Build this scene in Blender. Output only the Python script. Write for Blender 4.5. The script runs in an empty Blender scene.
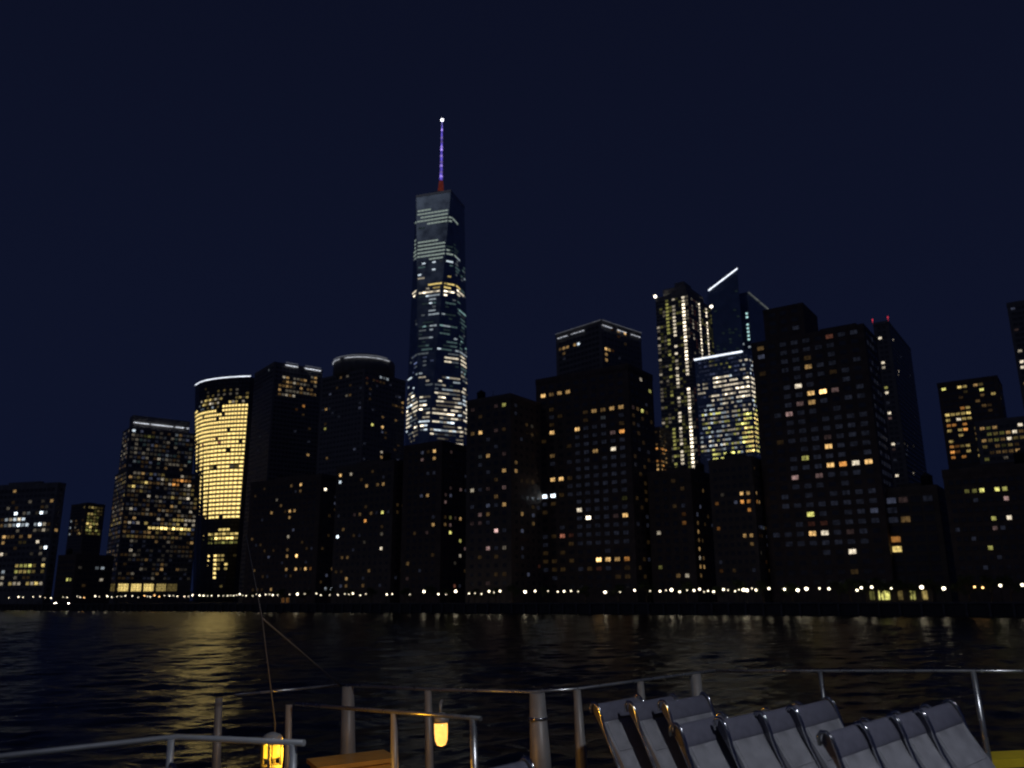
import bpy, bmesh, math, random
import numpy as np
from mathutils import Vector, Matrix
R = random.Random(7)
S = bpy.context.scene
COL = S.collection
rad = math.radians

# ------------------------------------------------------------------ camera
F_PX, W, H = 825.0, 1024, 768
PITCH = math.atan(214 / F_PX)
ROLL = rad(0.34)
EYE = Vector((0, 0, 5.0))
_F = Vector((0, math.cos(PITCH), math.sin(PITCH)))
_U0 = Vector((0, -math.sin(PITCH), math.cos(PITCH)))
_R0 = Vector((1, 0, 0))
CR = _R0 * math.cos(ROLL) - _U0 * math.sin(ROLL)
CU = _U0 * math.cos(ROLL) + _R0 * math.sin(ROLL)
cd = bpy.data.cameras.new('camera')
cam = bpy.data.objects.new('camera', cd)
COL.objects.link(cam)
cam.matrix_world = Matrix(((CR.x, CU.x, -_F.x, EYE.x), (CR.y, CU.y, -_F.y, EYE.y), (CR.z, CU.z, -_F.z, EYE.z), (0, 0, 0, 1)))
cd.sensor_width = 36
cd.lens = 36 * F_PX / W
cd.clip_start = 0.05
cd.clip_end = 9000
cd.dof.use_dof = True
cd.dof.focus_distance = 9.0
cd.dof.aperture_fstop = 1.6
S.camera = cam


def ray(px, py):
    return (CR * ((px - 512) / F_PX) + CU * ((384 - py) / F_PX) + _F)


def kx(px, py):
    d = ray(px, py)
    return d.x / d.y


def zat(px, py, Y):
    d = ray(px, py)
    return EYE.z + Y * d.z / d.y


def project(p):
    d = Vector(p) - EYE
    z = d.dot(_F)
    return 512 + F_PX * d.dot(CR) / z, 384 - F_PX * d.dot(CU) / z


# ------------------------------------------------------------------ materials
def new_mat(name):
    m = bpy.data.materials.new(name)
    m.use_nodes = True
    nt = m.node_tree
    return m, nt, nt.nodes['Principled BSDF']


def surf(name, col, rough=0.7, metal=0.0, var=0.25, scale=1.5, bump=0.0, spec=0.5, coat=0.0):
    m, nt, b = new_mat(name)
    tc = nt.nodes.new('ShaderNodeTexCoord')
    n = nt.nodes.new('ShaderNodeTexNoise')
    n.inputs['Scale'].default_value = scale
    n.inputs['Detail'].default_value = 6
    nt.links.new(tc.outputs['Object'], n.inputs['Vector'])
    r = nt.nodes.new('ShaderNodeValToRGB')
    r.color_ramp.elements[0].position = 0.3
    r.color_ramp.elements[1].position = 0.72
    r.color_ramp.elements[0].color = (*[c * (1 - var) for c in col], 1)
    r.color_ramp.elements[1].color = (*[min(1, c * (1 + var)) for c in col], 1)
    nt.links.new(n.outputs['Fac'], r.inputs['Fac'])
    nt.links.new(r.outputs['Color'], b.inputs['Base Color'])
    mr = nt.nodes.new('ShaderNodeMapRange')
    mr.inputs['To Min'].default_value = max(0.02, rough - 0.12)
    mr.inputs['To Max'].default_value = min(1, rough + 0.12)
    nt.links.new(n.outputs['Fac'], mr.inputs['Value'])
    nt.links.new(mr.outputs['Result'], b.inputs['Roughness'])
    b.inputs['Metallic'].default_value = metal
    b.inputs['Specular IOR Level'].default_value = spec
    b.inputs['Coat Weight'].default_value = coat
    if bump:
        bp = nt.nodes.new('ShaderNodeBump')
        bp.inputs['Strength'].default_value = 0.5
        bp.inputs['Distance'].default_value = bump
        nt.links.new(n.outputs['Fac'], bp.inputs['Height'])
        nt.links.new(bp.outputs['Normal'], b.inputs['Normal'])
    return m


def glow(name, col, strength, var=0.5, scale=0.45, sample='NONE'):
    """something that gives off light, uneven like a lit room behind glass"""
    m, nt, b = new_mat(name)
    b.inputs['Base Color'].default_value = (0.02, 0.02, 0.025, 1)
    b.inputs['Roughness'].default_value = 0.15
    b.inputs['Emission Color'].default_value = (*col, 1)
    if var:
        g = nt.nodes.new('ShaderNodeNewGeometry')
        n = nt.nodes.new('ShaderNodeTexNoise')
        n.inputs['Scale'].default_value = scale
        n.inputs['Detail'].default_value = 3
        nt.links.new(g.outputs['Position'], n.inputs['Vector'])
        mr = nt.nodes.new('ShaderNodeMapRange')
        mr.inputs['From Min'].default_value = 0.3
        mr.inputs['From Max'].default_value = 0.7
        mr.inputs['To Min'].default_value = strength * (1 - var)
        mr.inputs['To Max'].default_value = strength * (1 + var)
        nt.links.new(n.outputs['Fac'], mr.inputs['Value'])
        nt.links.new(mr.outputs['Result'], b.inputs['Emission Strength'])
    else:
        b.inputs['Emission Strength'].default_value = strength
    m.cycles.emission_sampling = sample
    return m


COLS = {
    'g': (1.0, 0.74, 0.24),    # gold office light
    'G': (1.0, 0.73, 0.25),
    'L': (0.74, 0.90, 0.80),    # even pale green floors    # evenly lit gold office floors
    'w': (1.0, 0.60, 0.22),    # warm living room
    'a': (1.0, 0.42, 0.10),    # amber
    'r': (1.0, 0.36, 0.22),    # reddish curtain
    'p': (1.0, 0.62, 0.58),    # pinkish
    'n': (1.0, 0.86, 0.64),    # neutral
    'c': (0.78, 0.90, 1.0),    # cool white
    't': (0.55, 0.92, 0.92),   # teal cast
    'y': (0.92, 0.88, 0.24),   # yellow green
    'b': (0.42, 0.52, 1.0),    # blue
    's': (0.42, 0.48, 0.76),   # unlit room, faint grey glow put in
    'l': (0.74, 0.90, 0.84),   # pale green white
}
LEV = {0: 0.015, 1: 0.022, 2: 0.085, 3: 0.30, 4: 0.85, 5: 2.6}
_wm = {}


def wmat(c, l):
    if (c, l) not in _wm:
        _wm[(c, l)] = glow('glow_glass_%s%d' % (c, l), COLS[c], LEV[l] * (1.0 if c != 'G' else 1.9), 0.6 if c not in 'GL' else .32, 1.0)
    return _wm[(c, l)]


M_dark_glass = surf('dark_glass', (0.12, 0.125, 0.14), 0.25, 0.35, 0.3, 0.4)
M_frame = surf('window_frame_metal', (0.10, 0.10, 0.11), 0.5, 0.3)
M_brick = surf('dark_brick', (0.20, 0.15, 0.125), 0.85, 0, 0.3, 0.5)
M_stone = surf('grey_stone', (0.30, 0.28, 0.26), 0.8, 0, 0.2, 0.3)
M_tan = surf('tan_brick', (0.22, 0.18, 0.15), 0.85, 0, 0.25, 0.5)
M_concrete = surf('weathered_concrete', (0.32, 0.31, 0.29), 0.85, 0, 0.3, 0.25)
M_curtain = surf('blue_curtain_wall', (0.34, 0.40, 0.48), 0.2, 0.9, 0.2, 0.1)
M_bronze = surf('bronze_glass', (0.05, 0.05, 0.06), 0.2, 0, 0.3, 0.1)
M_roof = surf('roof_felt', (0.07, 0.07, 0.075), 0.9)
M_steel = surf('brushed_steel', (0.45, 0.45, 0.46), 0.35, 0.9)

# ------------------------------------------------------------------ mesh builder


class MB:
    def __init__(self):
        self.bm = bmesh.new()
        self.mi = 0

    def face(self, vs):
        try:
            f = self.bm.faces.new(vs)
            f.material_index = self.mi
            return f
        except ValueError:
            return None

    def v(self, p):
        return self.bm.verts.new(p)

    def box(self, c, s, rz=0.0, rx=0.0):
        m = Matrix.Translation(c) @ Matrix.Rotation(rz, 4, 'Z') @ Matrix.Rotation(rx, 4, 'X')
        vs = [self.v(m @ Vector((x * s[0] / 2, y * s[1] / 2, z * s[2] / 2))) for x in (-1, 1) for y in (-1, 1) for z in (-1, 1)]
        for q in ((0, 1, 3, 2), (4, 6, 7, 5), (0, 4, 5, 1), (2, 3, 7, 6), (0, 2, 6, 4), (1, 5, 7, 3)):
            self.face([vs[i] for i in q])
        return self

    def prism(self, fp, z0, z1, fp2=None):
        a = [self.v((p[0], p[1], z0)) for p in fp]
        b = [self.v((p[0], p[1], z1)) for p in (fp2 or fp)]
        n = len(a)
        for i in range(n):
            self.face([a[i], a[(i + 1) % n], b[(i + 1) % n], b[i]])
        self.face(b)
        self.face(a[::-1])
        return self

    def tube(self, pts, r, n=10, cap=True):
        pts = [Vector(p) for p in pts]
        rs = r if isinstance(r, (list, tuple)) else [r] * len(pts)
        rings = []
        up = None
        for i, p in enumerate(pts):
            t = (pts[min(i + 1, len(pts) - 1)] - pts[max(i - 1, 0)]).normalized()
            if up is None:
                up = Vector((0, 0, 1)) if abs(t.z) < 0.9 else Vector((1, 0, 0))
            s = t.cross(up).normalized()
            up = s.cross(t).normalized()
            rings.append([self.v(p + (s * math.cos(2 * math.pi * k / n) + up * math.sin(2 * math.pi * k / n)) * rs[i]) for k in range(n)])
        for a, b in zip(rings, rings[1:]):
            for k in range(n):
                f = self.face([a[k], a[(k + 1) % n], b[(k + 1) % n], b[k]])
                if f:
                    f.smooth = True
        if cap:
            self.face(rings[0][::-1])
            self.face(rings[-1])
        return self

    def lathe(self, prof, n=16, c=(0, 0, 0)):
        rings = []
        for r, z in prof:
            rings.append([self.v((c[0] + r * math.cos(2 * math.pi * k / n), c[1] + r * math.sin(2 * math.pi * k / n), c[2] + z)) for k in range(n)])
        for a, b in zip(rings, rings[1:]):
            for k in range(n):
                f = self.face([a[k], a[(k + 1) % n], b[(k + 1) % n], b[k]])
                if f:
                    f.smooth = True
        self.face(rings[0][::-1])
        self.face(rings[-1])
        return self

    def mesh(self, name, mats):
        me = bpy.data.meshes.new(name)
        bmesh.ops.recalc_face_normals(self.bm, faces=self.bm.faces[:])
        self.bm.to_mesh(me)
        self.bm.free()
        for m in (mats if isinstance(mats, (list, tuple)) else [mats]):
            me.materials.append(m)
        return me

    def build(self, name, mats, parent=None, loc=(0, 0, 0)):
        o = bpy.data.objects.new(name, self.mesh(name, mats))
        COL.objects.link(o)
        o.location = loc
        if parent:
            o.parent = parent
        return o


def tag(o, label, cat, group=None, kind=None):
    o['label'] = label
    o['category'] = cat
    if group:
        o['group'] = group
    if kind:
        o['kind'] = kind
    return o


def thing(name, label, cat, loc=(0, 0, 0), group=None, rot=None):
    o = bpy.data.objects.new(name, None)
    o.empty_display_size = 0.2
    COL.objects.link(o)
    o.location = loc
    if rot:
        o.rotation_euler = rot
    return tag(o, label, cat, group)


def copy_tree(src, parent=None):
    c = src.copy()
    COL.objects.link(c)
    c.parent = parent
    for ch in list(src.children):
        copy_tree(ch, c)
    return c


# ------------------------------------------------------------------ quay, land, water
QZ = 3.0
QA, QB = Vector((-308, 500)), Vector((123, 200))
QD = (QB - QA).normalized()
QN = Vector((-QD.y, QD.x))           # landwards
GRID = math.atan2(-QD.y, QD.x)


def quay_at(px, back=0.0, py=590):
    """point on a line running along the quay, 'back' metres inland, seen at column px"""
    k = kx(px, py)
    o = QA + QN * back
    t = (k * o.y - o.x) / (QD.x - k * QD.y)
    p = o + QD * t
    return p


M_water = None


def make_water():
    m, nt, b = new_mat('river_water')
    b.inputs['Base Color'].default_value = (0.003, 0.005, 0.009, 1)
    b.inputs['Roughness'].default_value = 0.21
    b.inputs['IOR'].default_value = 1.333
    g = nt.nodes.new('ShaderNodeNewGeometry')
    prev = None
    for (sx, sy, rz, det, dist, stren) in WAVES:
        mp = nt.nodes.new('ShaderNodeMapping')
        mp.inputs['Scale'].default_value = (sx, sy, 1)
        mp.inputs['Rotation'].default_value = (0, 0, rz)
        nt.links.new(g.outputs['Position'], mp.inputs['Vector'])
        n = nt.nodes.new('ShaderNodeTexNoise')
        n.inputs['Scale'].default_value = 1
        n.inputs['Detail'].default_value = det
        n.inputs['Roughness'].default_value = 0.5
        nt.links.new(mp.outputs['Vector'], n.inputs['Vector'])
        bp = nt.nodes.new('ShaderNodeBump')
        bp.inputs['Strength'].default_value = stren
        bp.inputs['Distance'].default_value = dist
        nt.links.new(n.outputs['Fac'], bp.inputs['Height'])
        if prev:
            nt.links.new(prev.outputs['Normal'], bp.inputs['Normal'])
        prev = bp
    nt.links.new(prev.outputs['Normal'], b.inputs['Normal'])
    # one wavy sheet: fine where the ferry floats, then a flat skirt out to the horizon
    nr, nc = 760, 840
    ys = 20 * np.exp(np.linspace(0, math.log(560 / 20), nr))
    us = np.linspace(-.80, .80, nc)
    Yg = np.repeat(ys[:, None], nc, 1)
    Xg = Yg * us[None, :]
    rs = np.random.RandomState(4)
    Zg = np.zeros_like(Xg)
    for i in range(72):
        lam = math.exp(rs.uniform(math.log(.5), math.log(5)))
        th = rs.normal(1.95, .5)
        k = 2 * math.pi / lam
        slope = SLOPE * (1.0 if lam > 1.6 else .8)
        ph = rs.uniform(0, 6.28)
        warp = .8 * np.sin(Xg * .11 / math.sqrt(lam) + ph * 3) + .8 * np.sin(Yg * .07 / math.sqrt(lam) + ph * 5)
        a = slope / k
        fade = np.clip(1.6 - Yg * .0042 * 2.2 / lam, 0, 1)
        Zg += a * fade * np.sin(k * (math.cos(th) * Xg + math.sin(th) * Yg) + ph + warp)
    co = np.stack([Xg, Yg, Zg], -1).reshape(-1, 3)
    idx = np.arange(nr * nc).reshape(nr, nc)
    q = np.stack([idx[:-1, :-1], idx[:-1, 1:], idx[1:, 1:], idx[1:, :-1]], -1).reshape(-1, 4)
    base = nr * nc
    e = 560 * .8
    extra = np.array([(-4000, -600, -.3), (4000, -600, -.3), (4000, 3500, -.3), (-4000, 3500, -.3)], float)
    co = np.concatenate([co, extra])
    q = np.concatenate([q, np.array([[base, base + 1, base + 2, base + 3]])])
    me = bpy.data.meshes.new('water')
    me.vertices.add(len(co))
    me.vertices.foreach_set('co', co.astype(np.float32).ravel())
    me.loops.add(q.size)
    me.loops.foreach_set('vertex_index', q.astype(np.int32).ravel())
    me.polygons.add(len(q))
    me.polygons.foreach_set('loop_start', (np.arange(len(q)) * 4).astype(np.int32))
    me.polygons.foreach_set('loop_total', np.full(len(q), 4, np.int32))
    me.update(calc_edges=True)
    me.polygons.foreach_set('use_smooth', np.ones(len(q), bool))
    me.materials.append(m)
    w = bpy.data.objects.new('water', me)
    COL.objects.link(w)
    w['kind'] = 'structure'


SLOPE = .023
WAVES = [
    (0.9, 1.5, 0.2, 3, 0.06, 1.0),
    (3.0, 5.0, -0.3, 2, 0.018, 1.0),
]
make_water()

far0, far1 = QA - QD * 3000, QB + QD * 1500
o = MB()
o.prism([far0, far1, far1 + QN * 5000, far0 + QN * 5000], -3, QZ)
w = o.build('ground', surf('city_ground', (0.10, 0.10, 0.10), 0.9, 0, 0.3, 0.2))
w['kind'] = 'structure'
o = MB()                                   # paved promenade sheet and its granite coping
o.prism([far0 + QN * 1.0, far1 + QN * 1.0, far1 + QN * 22, far0 + QN * 22], QZ + 0.004, QZ + 0.03)
w = o.build('promenade_pavement', surf('hex_paving', (0.22, 0.21, 0.20), 0.85, 0, 0.25, 0.8))
w['kind'] = 'structure'
o = MB()
o.prism([far0 - QN * 0.35, far1 - QN * 0.35, far1 + QN * 0.9, far0 + QN * 0.9], QZ + 0.01, QZ + 0.45)
for i in range(0, 300):
    p = QA - QD * 350 + QD * (i * 5.0) - QN * 0.45
    o.box((p.x, p.y, 0.9), (0.5, 0.5, 4.2), -GRID)
w = o.build('quay_wall', surf('granite_seawall', (0.20, 0.19, 0.18), 0.8, 0, 0.3, 0.6))
w['kind'] = 'structure'

# ------------------------------------------------------------------ buildings
_winmesh = {}


def win_mesh(w, h, mat, frame=True):
    key = (round(w, 2), round(h, 2), mat.name, frame)
    if key not in _winmesh:
        b = MB()
        b.box((0, 0.04, 0), (w, 0.10, h))
        b.mi = 1
        t = 0.13 if frame else 0.0
        if not frame:
            b.box((0, -.012, -h * .22), (w, .05, .07))
            _winmesh[key] = b.mesh('window', [mat, M_frame])
            return _winmesh[key]
        b.box((0, -0.01, h / 2 + t / 2), (w + 2 * t, 0.22, t))
        b.box((0, -0.03, -h / 2 - t / 2), (w + 2 * t, 0.30, t))
        b.box((-w / 2 - t / 2, -0.01, 0), (t, 0.22, h - 0.004))
        b.box((w / 2 + t / 2, -0.01, 0), (t, 0.22, h - 0.004))
        if w > 1.6:
            b.box((0, -0.012, 0), (0.09, 0.06, h - 0.004))
        _winmesh[key] = b.mesh('window', [mat, M_frame])
    return _winmesh[key]


class Building:
    def __init__(self, name, label, cat, base, group=None):
        self.base = Vector((base[0], base[1], QZ))
        self.root = thing(name, label, cat, self.base, group)
        self.wins = []
        self.rects = []
        self.pts = []

    def part(self, mb, name, mats):
        return mb.build(name, mats, self.root)

    def loc(self, fp):
        return [(p[0] - self.base.x, p[1] - self.base.y) for p in fp]

    def tier(self, fp, z0, z1, mat, parapet=1.0, name='wall'):
        b = MB()
        b.prism(self.loc(fp), z0 - QZ, z1 - QZ)
        self.part(b, name, mat)
        if parapet:
            c = sum((Vector((p[0], p[1])) for p in fp), Vector((0, 0))) / len(fp)
            inner = [(c + (Vector((p[0], p[1])) - c) * 0.93) for p in fp]
            outer = [(c + (Vector((p[0], p[1])) - c) * 1.008) for p in fp]
            b = MB()
            lo, li = self.loc(outer), self.loc(inner)
            n = len(lo)
            za, zb = z1 - QZ - parapet * 0.4, z1 - QZ + parapet
            O0 = [b.v((*p, za)) for p in lo]
            O1 = [b.v((*p, zb)) for p in lo]
            I1 = [b.v((*p, zb)) for p in li]
            I0 = [b.v((*p, z1 - QZ + 0.01)) for p in li]
            for i in range(n):
                j = (i + 1) % n
                b.face([O0[i], O0[j], O1[j], O1[i]])
                b.face([O1[i], O1[j], I1[j], I1[i]])
                b.face([I1[i], I1[j], I0[j], I0[i]])
            self.part(b, 'parapet', mat)

    def grid(self, A, B, z0, z1, bay, floor, w, h, m=1.0, off=0.0):
        A, B = Vector(A[:2]), Vector(B[:2])
        d = B - A
        L = d.length
        d.normalize()
        n = Vector((d.y, -d.x))
        mid = (A + B) / 2
        if n.dot(Vector((EYE.x, EYE.y)) - mid) < 0:
            return
        nb = max(1, int((L - 2 * m + 0.3) / bay))
        nf = max(1, int((z1 - z0) / floor))
        x0 = (L - (nb - 1) * bay) / 2
        for f in range(nf):
            z = z1 - floor * (f + 0.5) - off
            for i in range(nb):
                p = A + d * (x0 + i * bay) + n * 0.0
                self.add(p, z, math.atan2(d.y, d.x), w, h)

    def add(self, p, z, yaw, w, h):
        c = Vector((p[0], p[1], z))
        px, py = project(c)
        self.wins.append([c, yaw, w, h, px, py, None])

    def light(self, rects, pts, unlit=True, runs=0):
        prev = None
        for w in self.wins:
            even = any(x0 <= w[4] <= x1 and y0 <= w[5] <= y1 for (x0, y0, x1, y1, pr, cs, lv) in rects if cs == 'L')
            if runs and not even and prev is not None and abs(prev[0].z - w[0].z) < .1 and (prev[0] - w[0]).length < 7 and R.random() < runs:
                w[6] = prev[6]
                prev = w
                continue
            prev = w
            for (x0, y0, x1, y1, pr, cs, lv) in rects:
                if x0 <= w[4] <= x1 and y0 <= w[5] <= y1:
                    if R.random() < pr:
                        l = lv if cs in 'GL' else lv + R.choice((-1, 0, 0, 0, 0, 1) if lv > 1 else (0, 0, 0, 1))
                        w[6] = (R.choice(cs), max(0, min(5, l)))
                        break
        for (x, y, c, l) in pts:
            best = min(self.wins, key=lambda w: (w[4] - x) ** 2 + 1.3 * (w[5] - y) ** 2 + (60 if w[6] and w[6][1] > 2 else 0), default=None)
            if best:
                if l == 4 and c in 'wpr' and R.random() < .4:
                    l = 3
                best[6] = (c, l)

    def finish(self, cap=100, unlit=True, frames=True):
        order = sorted(self.wins, key=lambda w: -((LEV[w[6][1]] + 0.02 if w[6] else 0)))
        solo, rest = order[:cap], order[cap:]
        for w in solo:
            if not w[6] and not unlit:
                continue
            mat = wmat(*w[6]) if w[6] else M_dark_glass
            o = bpy.data.objects.new('window', win_mesh(w[2], w[3], mat, frames))
            COL.objects.link(o)
            o.parent = self.root
            o.location = w[0] - self.base
            o.rotation_euler = (0, 0, w[1])
        if rest:
            b = MB()
            mats = []
            for w in rest:
                if not w[6] and not unlit:
                    continue
                mat = wmat(*w[6]) if w[6] else M_dark_glass
                if mat not in mats:
                    mats.append(mat)
                b.mi = mats.index(mat)
                d = Vector((math.cos(w[1]), math.sin(w[1]), 0))
                n = Vector((d.y, -d.x, 0))
                c = w[0] - self.base
                b.box(c + n * -0.02, (w[2], 0.14, w[3]), w[1])
            if mats:
                o = self.part(b, 'window', mats)
                o['kind'] = 'stuff'

    def strip(self, pts, r, mat, name='crown_light'):
        b = MB()
        b.tube([Vector(p) - self.base for p in pts], r, 6)
        return self.part(b, name, mat)


def box_fp(xl, xc, xr, yref, Yc, theta=GRID, dl=None, dr=None):
    C = Vector((kx(xc, yref) * Yc, Yc))
    dL = Vector((-math.cos(theta), math.sin(theta)))
    dR = Vector((math.sin(theta), math.cos(theta)))
    def sol(d, x):
        k = kx(x, yref)
        return (k * C.y - C.x) / (d.x - k * d.y)
    tl = dl if dl else sol(dL, xl)
    tr = dr if dr else sol(dR, xr)
    return [C + dL * tl, C, C + dR * tr, C + dL * tl + dR * tr]


def inset(fp, a):
    c = sum(fp, Vector((0, 0))) / len(fp)
    return [c + (p - c) * a for p in fp]


def simple(name, label, cat, xl, xc, xr, yref, Yc, ytop, wall, bay, floor, w, h, rects, pts,
           theta=GRID, dl=None, dr=None, unlit=True, group=None, zbot=None, parapet=1.2, top_off=1.5, cap=100, bulk=True):
    fp = box_fp(xl, xc, xr, yref, Yc, theta, dl, dr)
    c = sum(fp, Vector((0, 0))) / 4
    b = Building(name, label, cat, c, group)
    z1 = zat(xc, ytop, Yc)
    b.tier(fp, QZ - 0.5, z1, wall, parapet)
    zb = zbot if zbot else QZ + 5
    for i in range(4):
        b.grid(fp[i], fp[(i + 1) % 4], zb, z1, bay, floor, w, h, off=top_off)
    m = MB()                        # cornice
    m.prism(b.loc(inset(fp, 1.012)), z1 - QZ - 1.1, z1 - QZ - .65)
    b.part(m, 'cornice', wall)
    if bulk and group == APT:
        rr_ = random.Random(int(xl))
        q = inset(fp, .62)[rr_.randrange(4)] - b.base.xy
        m = MB()
        zt_ = z1 - QZ + .02
        m.lathe([(1.7, zt_ + 1.6), (1.75, zt_ + 4.4), (1.9, zt_ + 4.5), (.2, zt_ + 5.8)], 14, (q.x, q.y, 0))
        for a in range(4):
            m.tube([(q.x + 1.3 * math.cos(a * 1.57 + .6), q.y + 1.3 * math.sin(a * 1.57 + .6), zt_ - .1), (q.x + 1.2 * math.cos(a * 1.57 + .6), q.y + 1.2 * math.sin(a * 1.57 + .6), zt_ + 1.62)], .12, 6)
        b.part(m, 'water_tank', M_roof)
        q = inset(fp, .3)[rr_.randrange(4)] - b.base.xy
        m = MB()
        m.tube([(q.x, q.y, zt_), (q.x, q.y, zt_ + 5 + 3 * rr_.random())], [.12, .05], 6)
        m.tube([(q.x - .7, q.y, zt_ + 4), (q.x + .7, q.y, zt_ + 4)], .05, 5)
        b.part(m, 'antenna', M_frame)
    if bulk:
        m = MB()
        m.prism(b.loc(inset(fp, 0.45)), z1 - QZ + 0.02, z1 - QZ + parapet + 1.6)
        b.part(m, 'rooftop_bulkhead', wall)
    b.light(rects, pts)
    b.finish(cap, unlit)
    b.fp, b.z1 = fp, z1
    return b


APT = 'dark apartment buildings along the quay'
OFF = 'office towers behind the quay'
white_strip = glow('white_crown_strip', (0.85, 0.9, 1.0), 1.5, 0.25, 0.2)
soft_strip = glow('soft_crown_strip', (0.85, 0.9, 1.0), .75, 0.5, 0.5)
dim_strip = glow('dim_crown_strip', (0.8, 0.85, 1.0), 0.13, 0.3, 0.2)
red_beacon = glow('red_beacon', (1.0, 0.06, 0.10), .6, 0)

# --- far left: low office block with white rows
simple('office_block', 'low dark office block with rows of bright white windows at the far left', 'building',
       -22, 50, 58, 545, 540, 484, M_concrete, 3.5, 3.75, 2.5, 1.9,
       [(4, 519, 46, 526, .8, 'nc', 3), (12, 509, 46, 514, .5, 'nc', 2), (14, 526, 46, 531, .4, 'n', 2), (14, 541, 40, 547, .7, 'g', 1), (0, 536, 40, 541, .35, 'w', 2),
        (14, 562, 31, 573, .95, 'yg', 3), (30, 562, 46, 573, .8, 'g', 2), (8, 581, 44, 587, .9, 'gn', 3), (0, 500, 50, 590, .12, 'nw', 1)],
       [(15, 511, 'c', 5), (40, 512, 'c', 5), (22, 522.5, 'c', 5), (16, 523, 'c', 4), (40, 523, 'c', 5), (29, 523, 'c', 4), (6, 539, 'w', 4), (5, 544, 'w', 4), (45, 545, 'c', 5),
        (3, 557, 'n', 4), (37, 539, 'n', 4), (14, 490, 'w', 3), (43, 528, 'n', 3), (43, 549, 'n', 2), (43, 557, 'n', 2), (42, 565, 'g', 4), (1, 570, 'c', 3), (1, 577, 'n', 3), (1, 583, 'n', 3), (53, 502, 'w', 3), (55, 527, 'w', 3)],
       theta=rad(16), group=OFF)
# --- slim yellow lit block
simple('office_block', 'small distant block whose upper floors glow dull yellow between darker neighbours', 'building',
       69, 84, 103, 525, 900, 504, M_tan, 3.4, 3.5, 2.5, 2.2,
       [(84, 507, 99, 535, .95, 'yg', 2), (97, 508, 104, 535, .5, 'g', 1), (69, 520, 84, 535, .3, 'w', 1)],
       [(71, 523, 'c', 3), (71, 528, 'c', 3), (70, 533, 'c', 3), (75, 527, 'n', 2), (80, 534, 'g', 3), (86, 525, 'g', 4), (91, 525, 'g', 4)], group=OFF)
simple('low_building', 'low dark building with one yellow window under the dull yellow block', 'building',
       56, 74, 112, 575, 520, 556, M_brick, 3.6, 3.6, 2.2, 1.6,
       [(66, 574, 75, 580, .9, 'y', 3)], [(97, 570, 'c', 2), (101, 570, 'c', 3), (99, 580, 'n', 3), (78, 567, 'n', 1), (84, 585, 'w', 1)], group=APT)

# --- stepped office tower with white band
TH3 = rad(53)
fp = box_fp(108, 120, 195, 540, 640, TH3)
b = Building('office_tower', 'stepped office tower with a broken white band of light under its roof', 'tower', sum(fp, Vector((0, 0))) / 4, OFF)
z3, z2, z1 = zat(122, 470, 640), zat(124, 428, 644), zat(130, 417.5, 650)
b.tier(fp, QZ - .5, z3, M_stone)
fp2 = box_fp(121, 128, 194, 450, 644, TH3)
b.tier(fp2, z3 + .02, z2, M_stone)
fp3 = box_fp(130, 133, 190, 420, 650, TH3)
b.tier(fp3, z2 + .02, z1, M_stone, 2.0)
for i in (0, 1):
    b.grid(fp[i], fp[i + 1], QZ + 14, z3, 3.0, 3.5, 2.2, 1.9)
    b.grid(fp2[i], fp2[i + 1], z3 + 1, z2, 3.0, 3.5, 2.2, 1.9)
Z = zat(133, 422.5, 650)
for (x0, x1) in ((133.5, 149), (151, 173), (175.5, 184), (187, 189)):
    A, B = fp3[1], fp3[2]
    def onface(x, A=A, B=B):
        k = kx(x, 424)
        d = B - A
        t = (k * A.y - A.x) / (d.x - k * d.y)
        return A + d * t
    nrm = Vector(((B - A).y, -(B - A).x)).normalized() * 0.9
    p, q = onface(x0) + nrm, onface(x1) + nrm
    b.strip([(p.x, p.y, Z), (q.x, q.y, Z)], 0.2, white_strip)
# lit lobby openings at the foot
A, B = fp[1], fp[2]
Lf = (B - A).length
dv = (B - A).normalized()
nv = Vector((dv.y, -dv.x))
for i, x in enumerate((109.5, 123, 136, 148.5, 161, 172)):
    k = kx(x, 588)
    t = (k * A.y - A.x) / (dv.x - k * dv.y)
    p = A + dv * t
    m = MB()
    m.box((0, 0, 0), (7.0, 0.3, 5.4))
    m.mi = 1
    for s in (-1, 0, 1):
        m.box((s * 2.3, -0.17, 0), (0.25, 0.12, 6.1))
    m.box((0, -0.17, 0.9), (7.0, 0.1, 0.2))
    o = b.part(m, 'lobby_window', [wmat('g', (2, 4, 4, 4, 3, 2)[i]), M_frame])
    o.location = (p.x - b.base.x, p.y - b.base.y, zat(x, 587.5, p.y) - QZ)
    o.rotation_euler = (0, 0, math.atan2(dv.y, dv.x))
b.light([(129, 426, 138, 464, .75, 'nc', 2), (143, 434, 156, 437, .9, 'y', 2), (121, 438, 137, 456, .55, 'n', 2), (137, 434, 196, 466, .42, 'ntc', 1), (155, 452, 196, 466, .45, 'n', 2),
         (172, 480, 193, 485, .95, 'a', 3), (112, 470, 196, 488, .4, 'gn', 2), (110, 488, 196, 505, .18, 'gn', 2), (106, 519, 196, 526, .55, 'gn', 3), (146, 525.5, 192, 530, .95, 'g', 4),
         (106, 505, 196, 519, .35, 'wn', 2), (106, 530, 196, 538, .45, 'wg', 2), (104, 538, 196, 580, .13, 'nw', 2), (104, 430, 196, 540, .6, 'nws', 1), (104, 540, 196, 582, .4, 'nws', 0)],
        [(133, 429, 'c', 4), (115, 478, 'w', 4), (121, 478, 'w', 3), (129, 478, 'w', 4), (142, 474, 'w', 4), (133, 484, 'g', 4), (146, 484, 'g', 4), (190, 487, 'n', 4),
         (188, 498, 'n', 4), (172, 496, 'g', 3), (148, 494, 'n', 3), (124, 494, 'g', 3), (117, 508, 'n', 3), (123, 508, 'n', 3), (130, 508, 'n', 3)])
b.finish()

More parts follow.
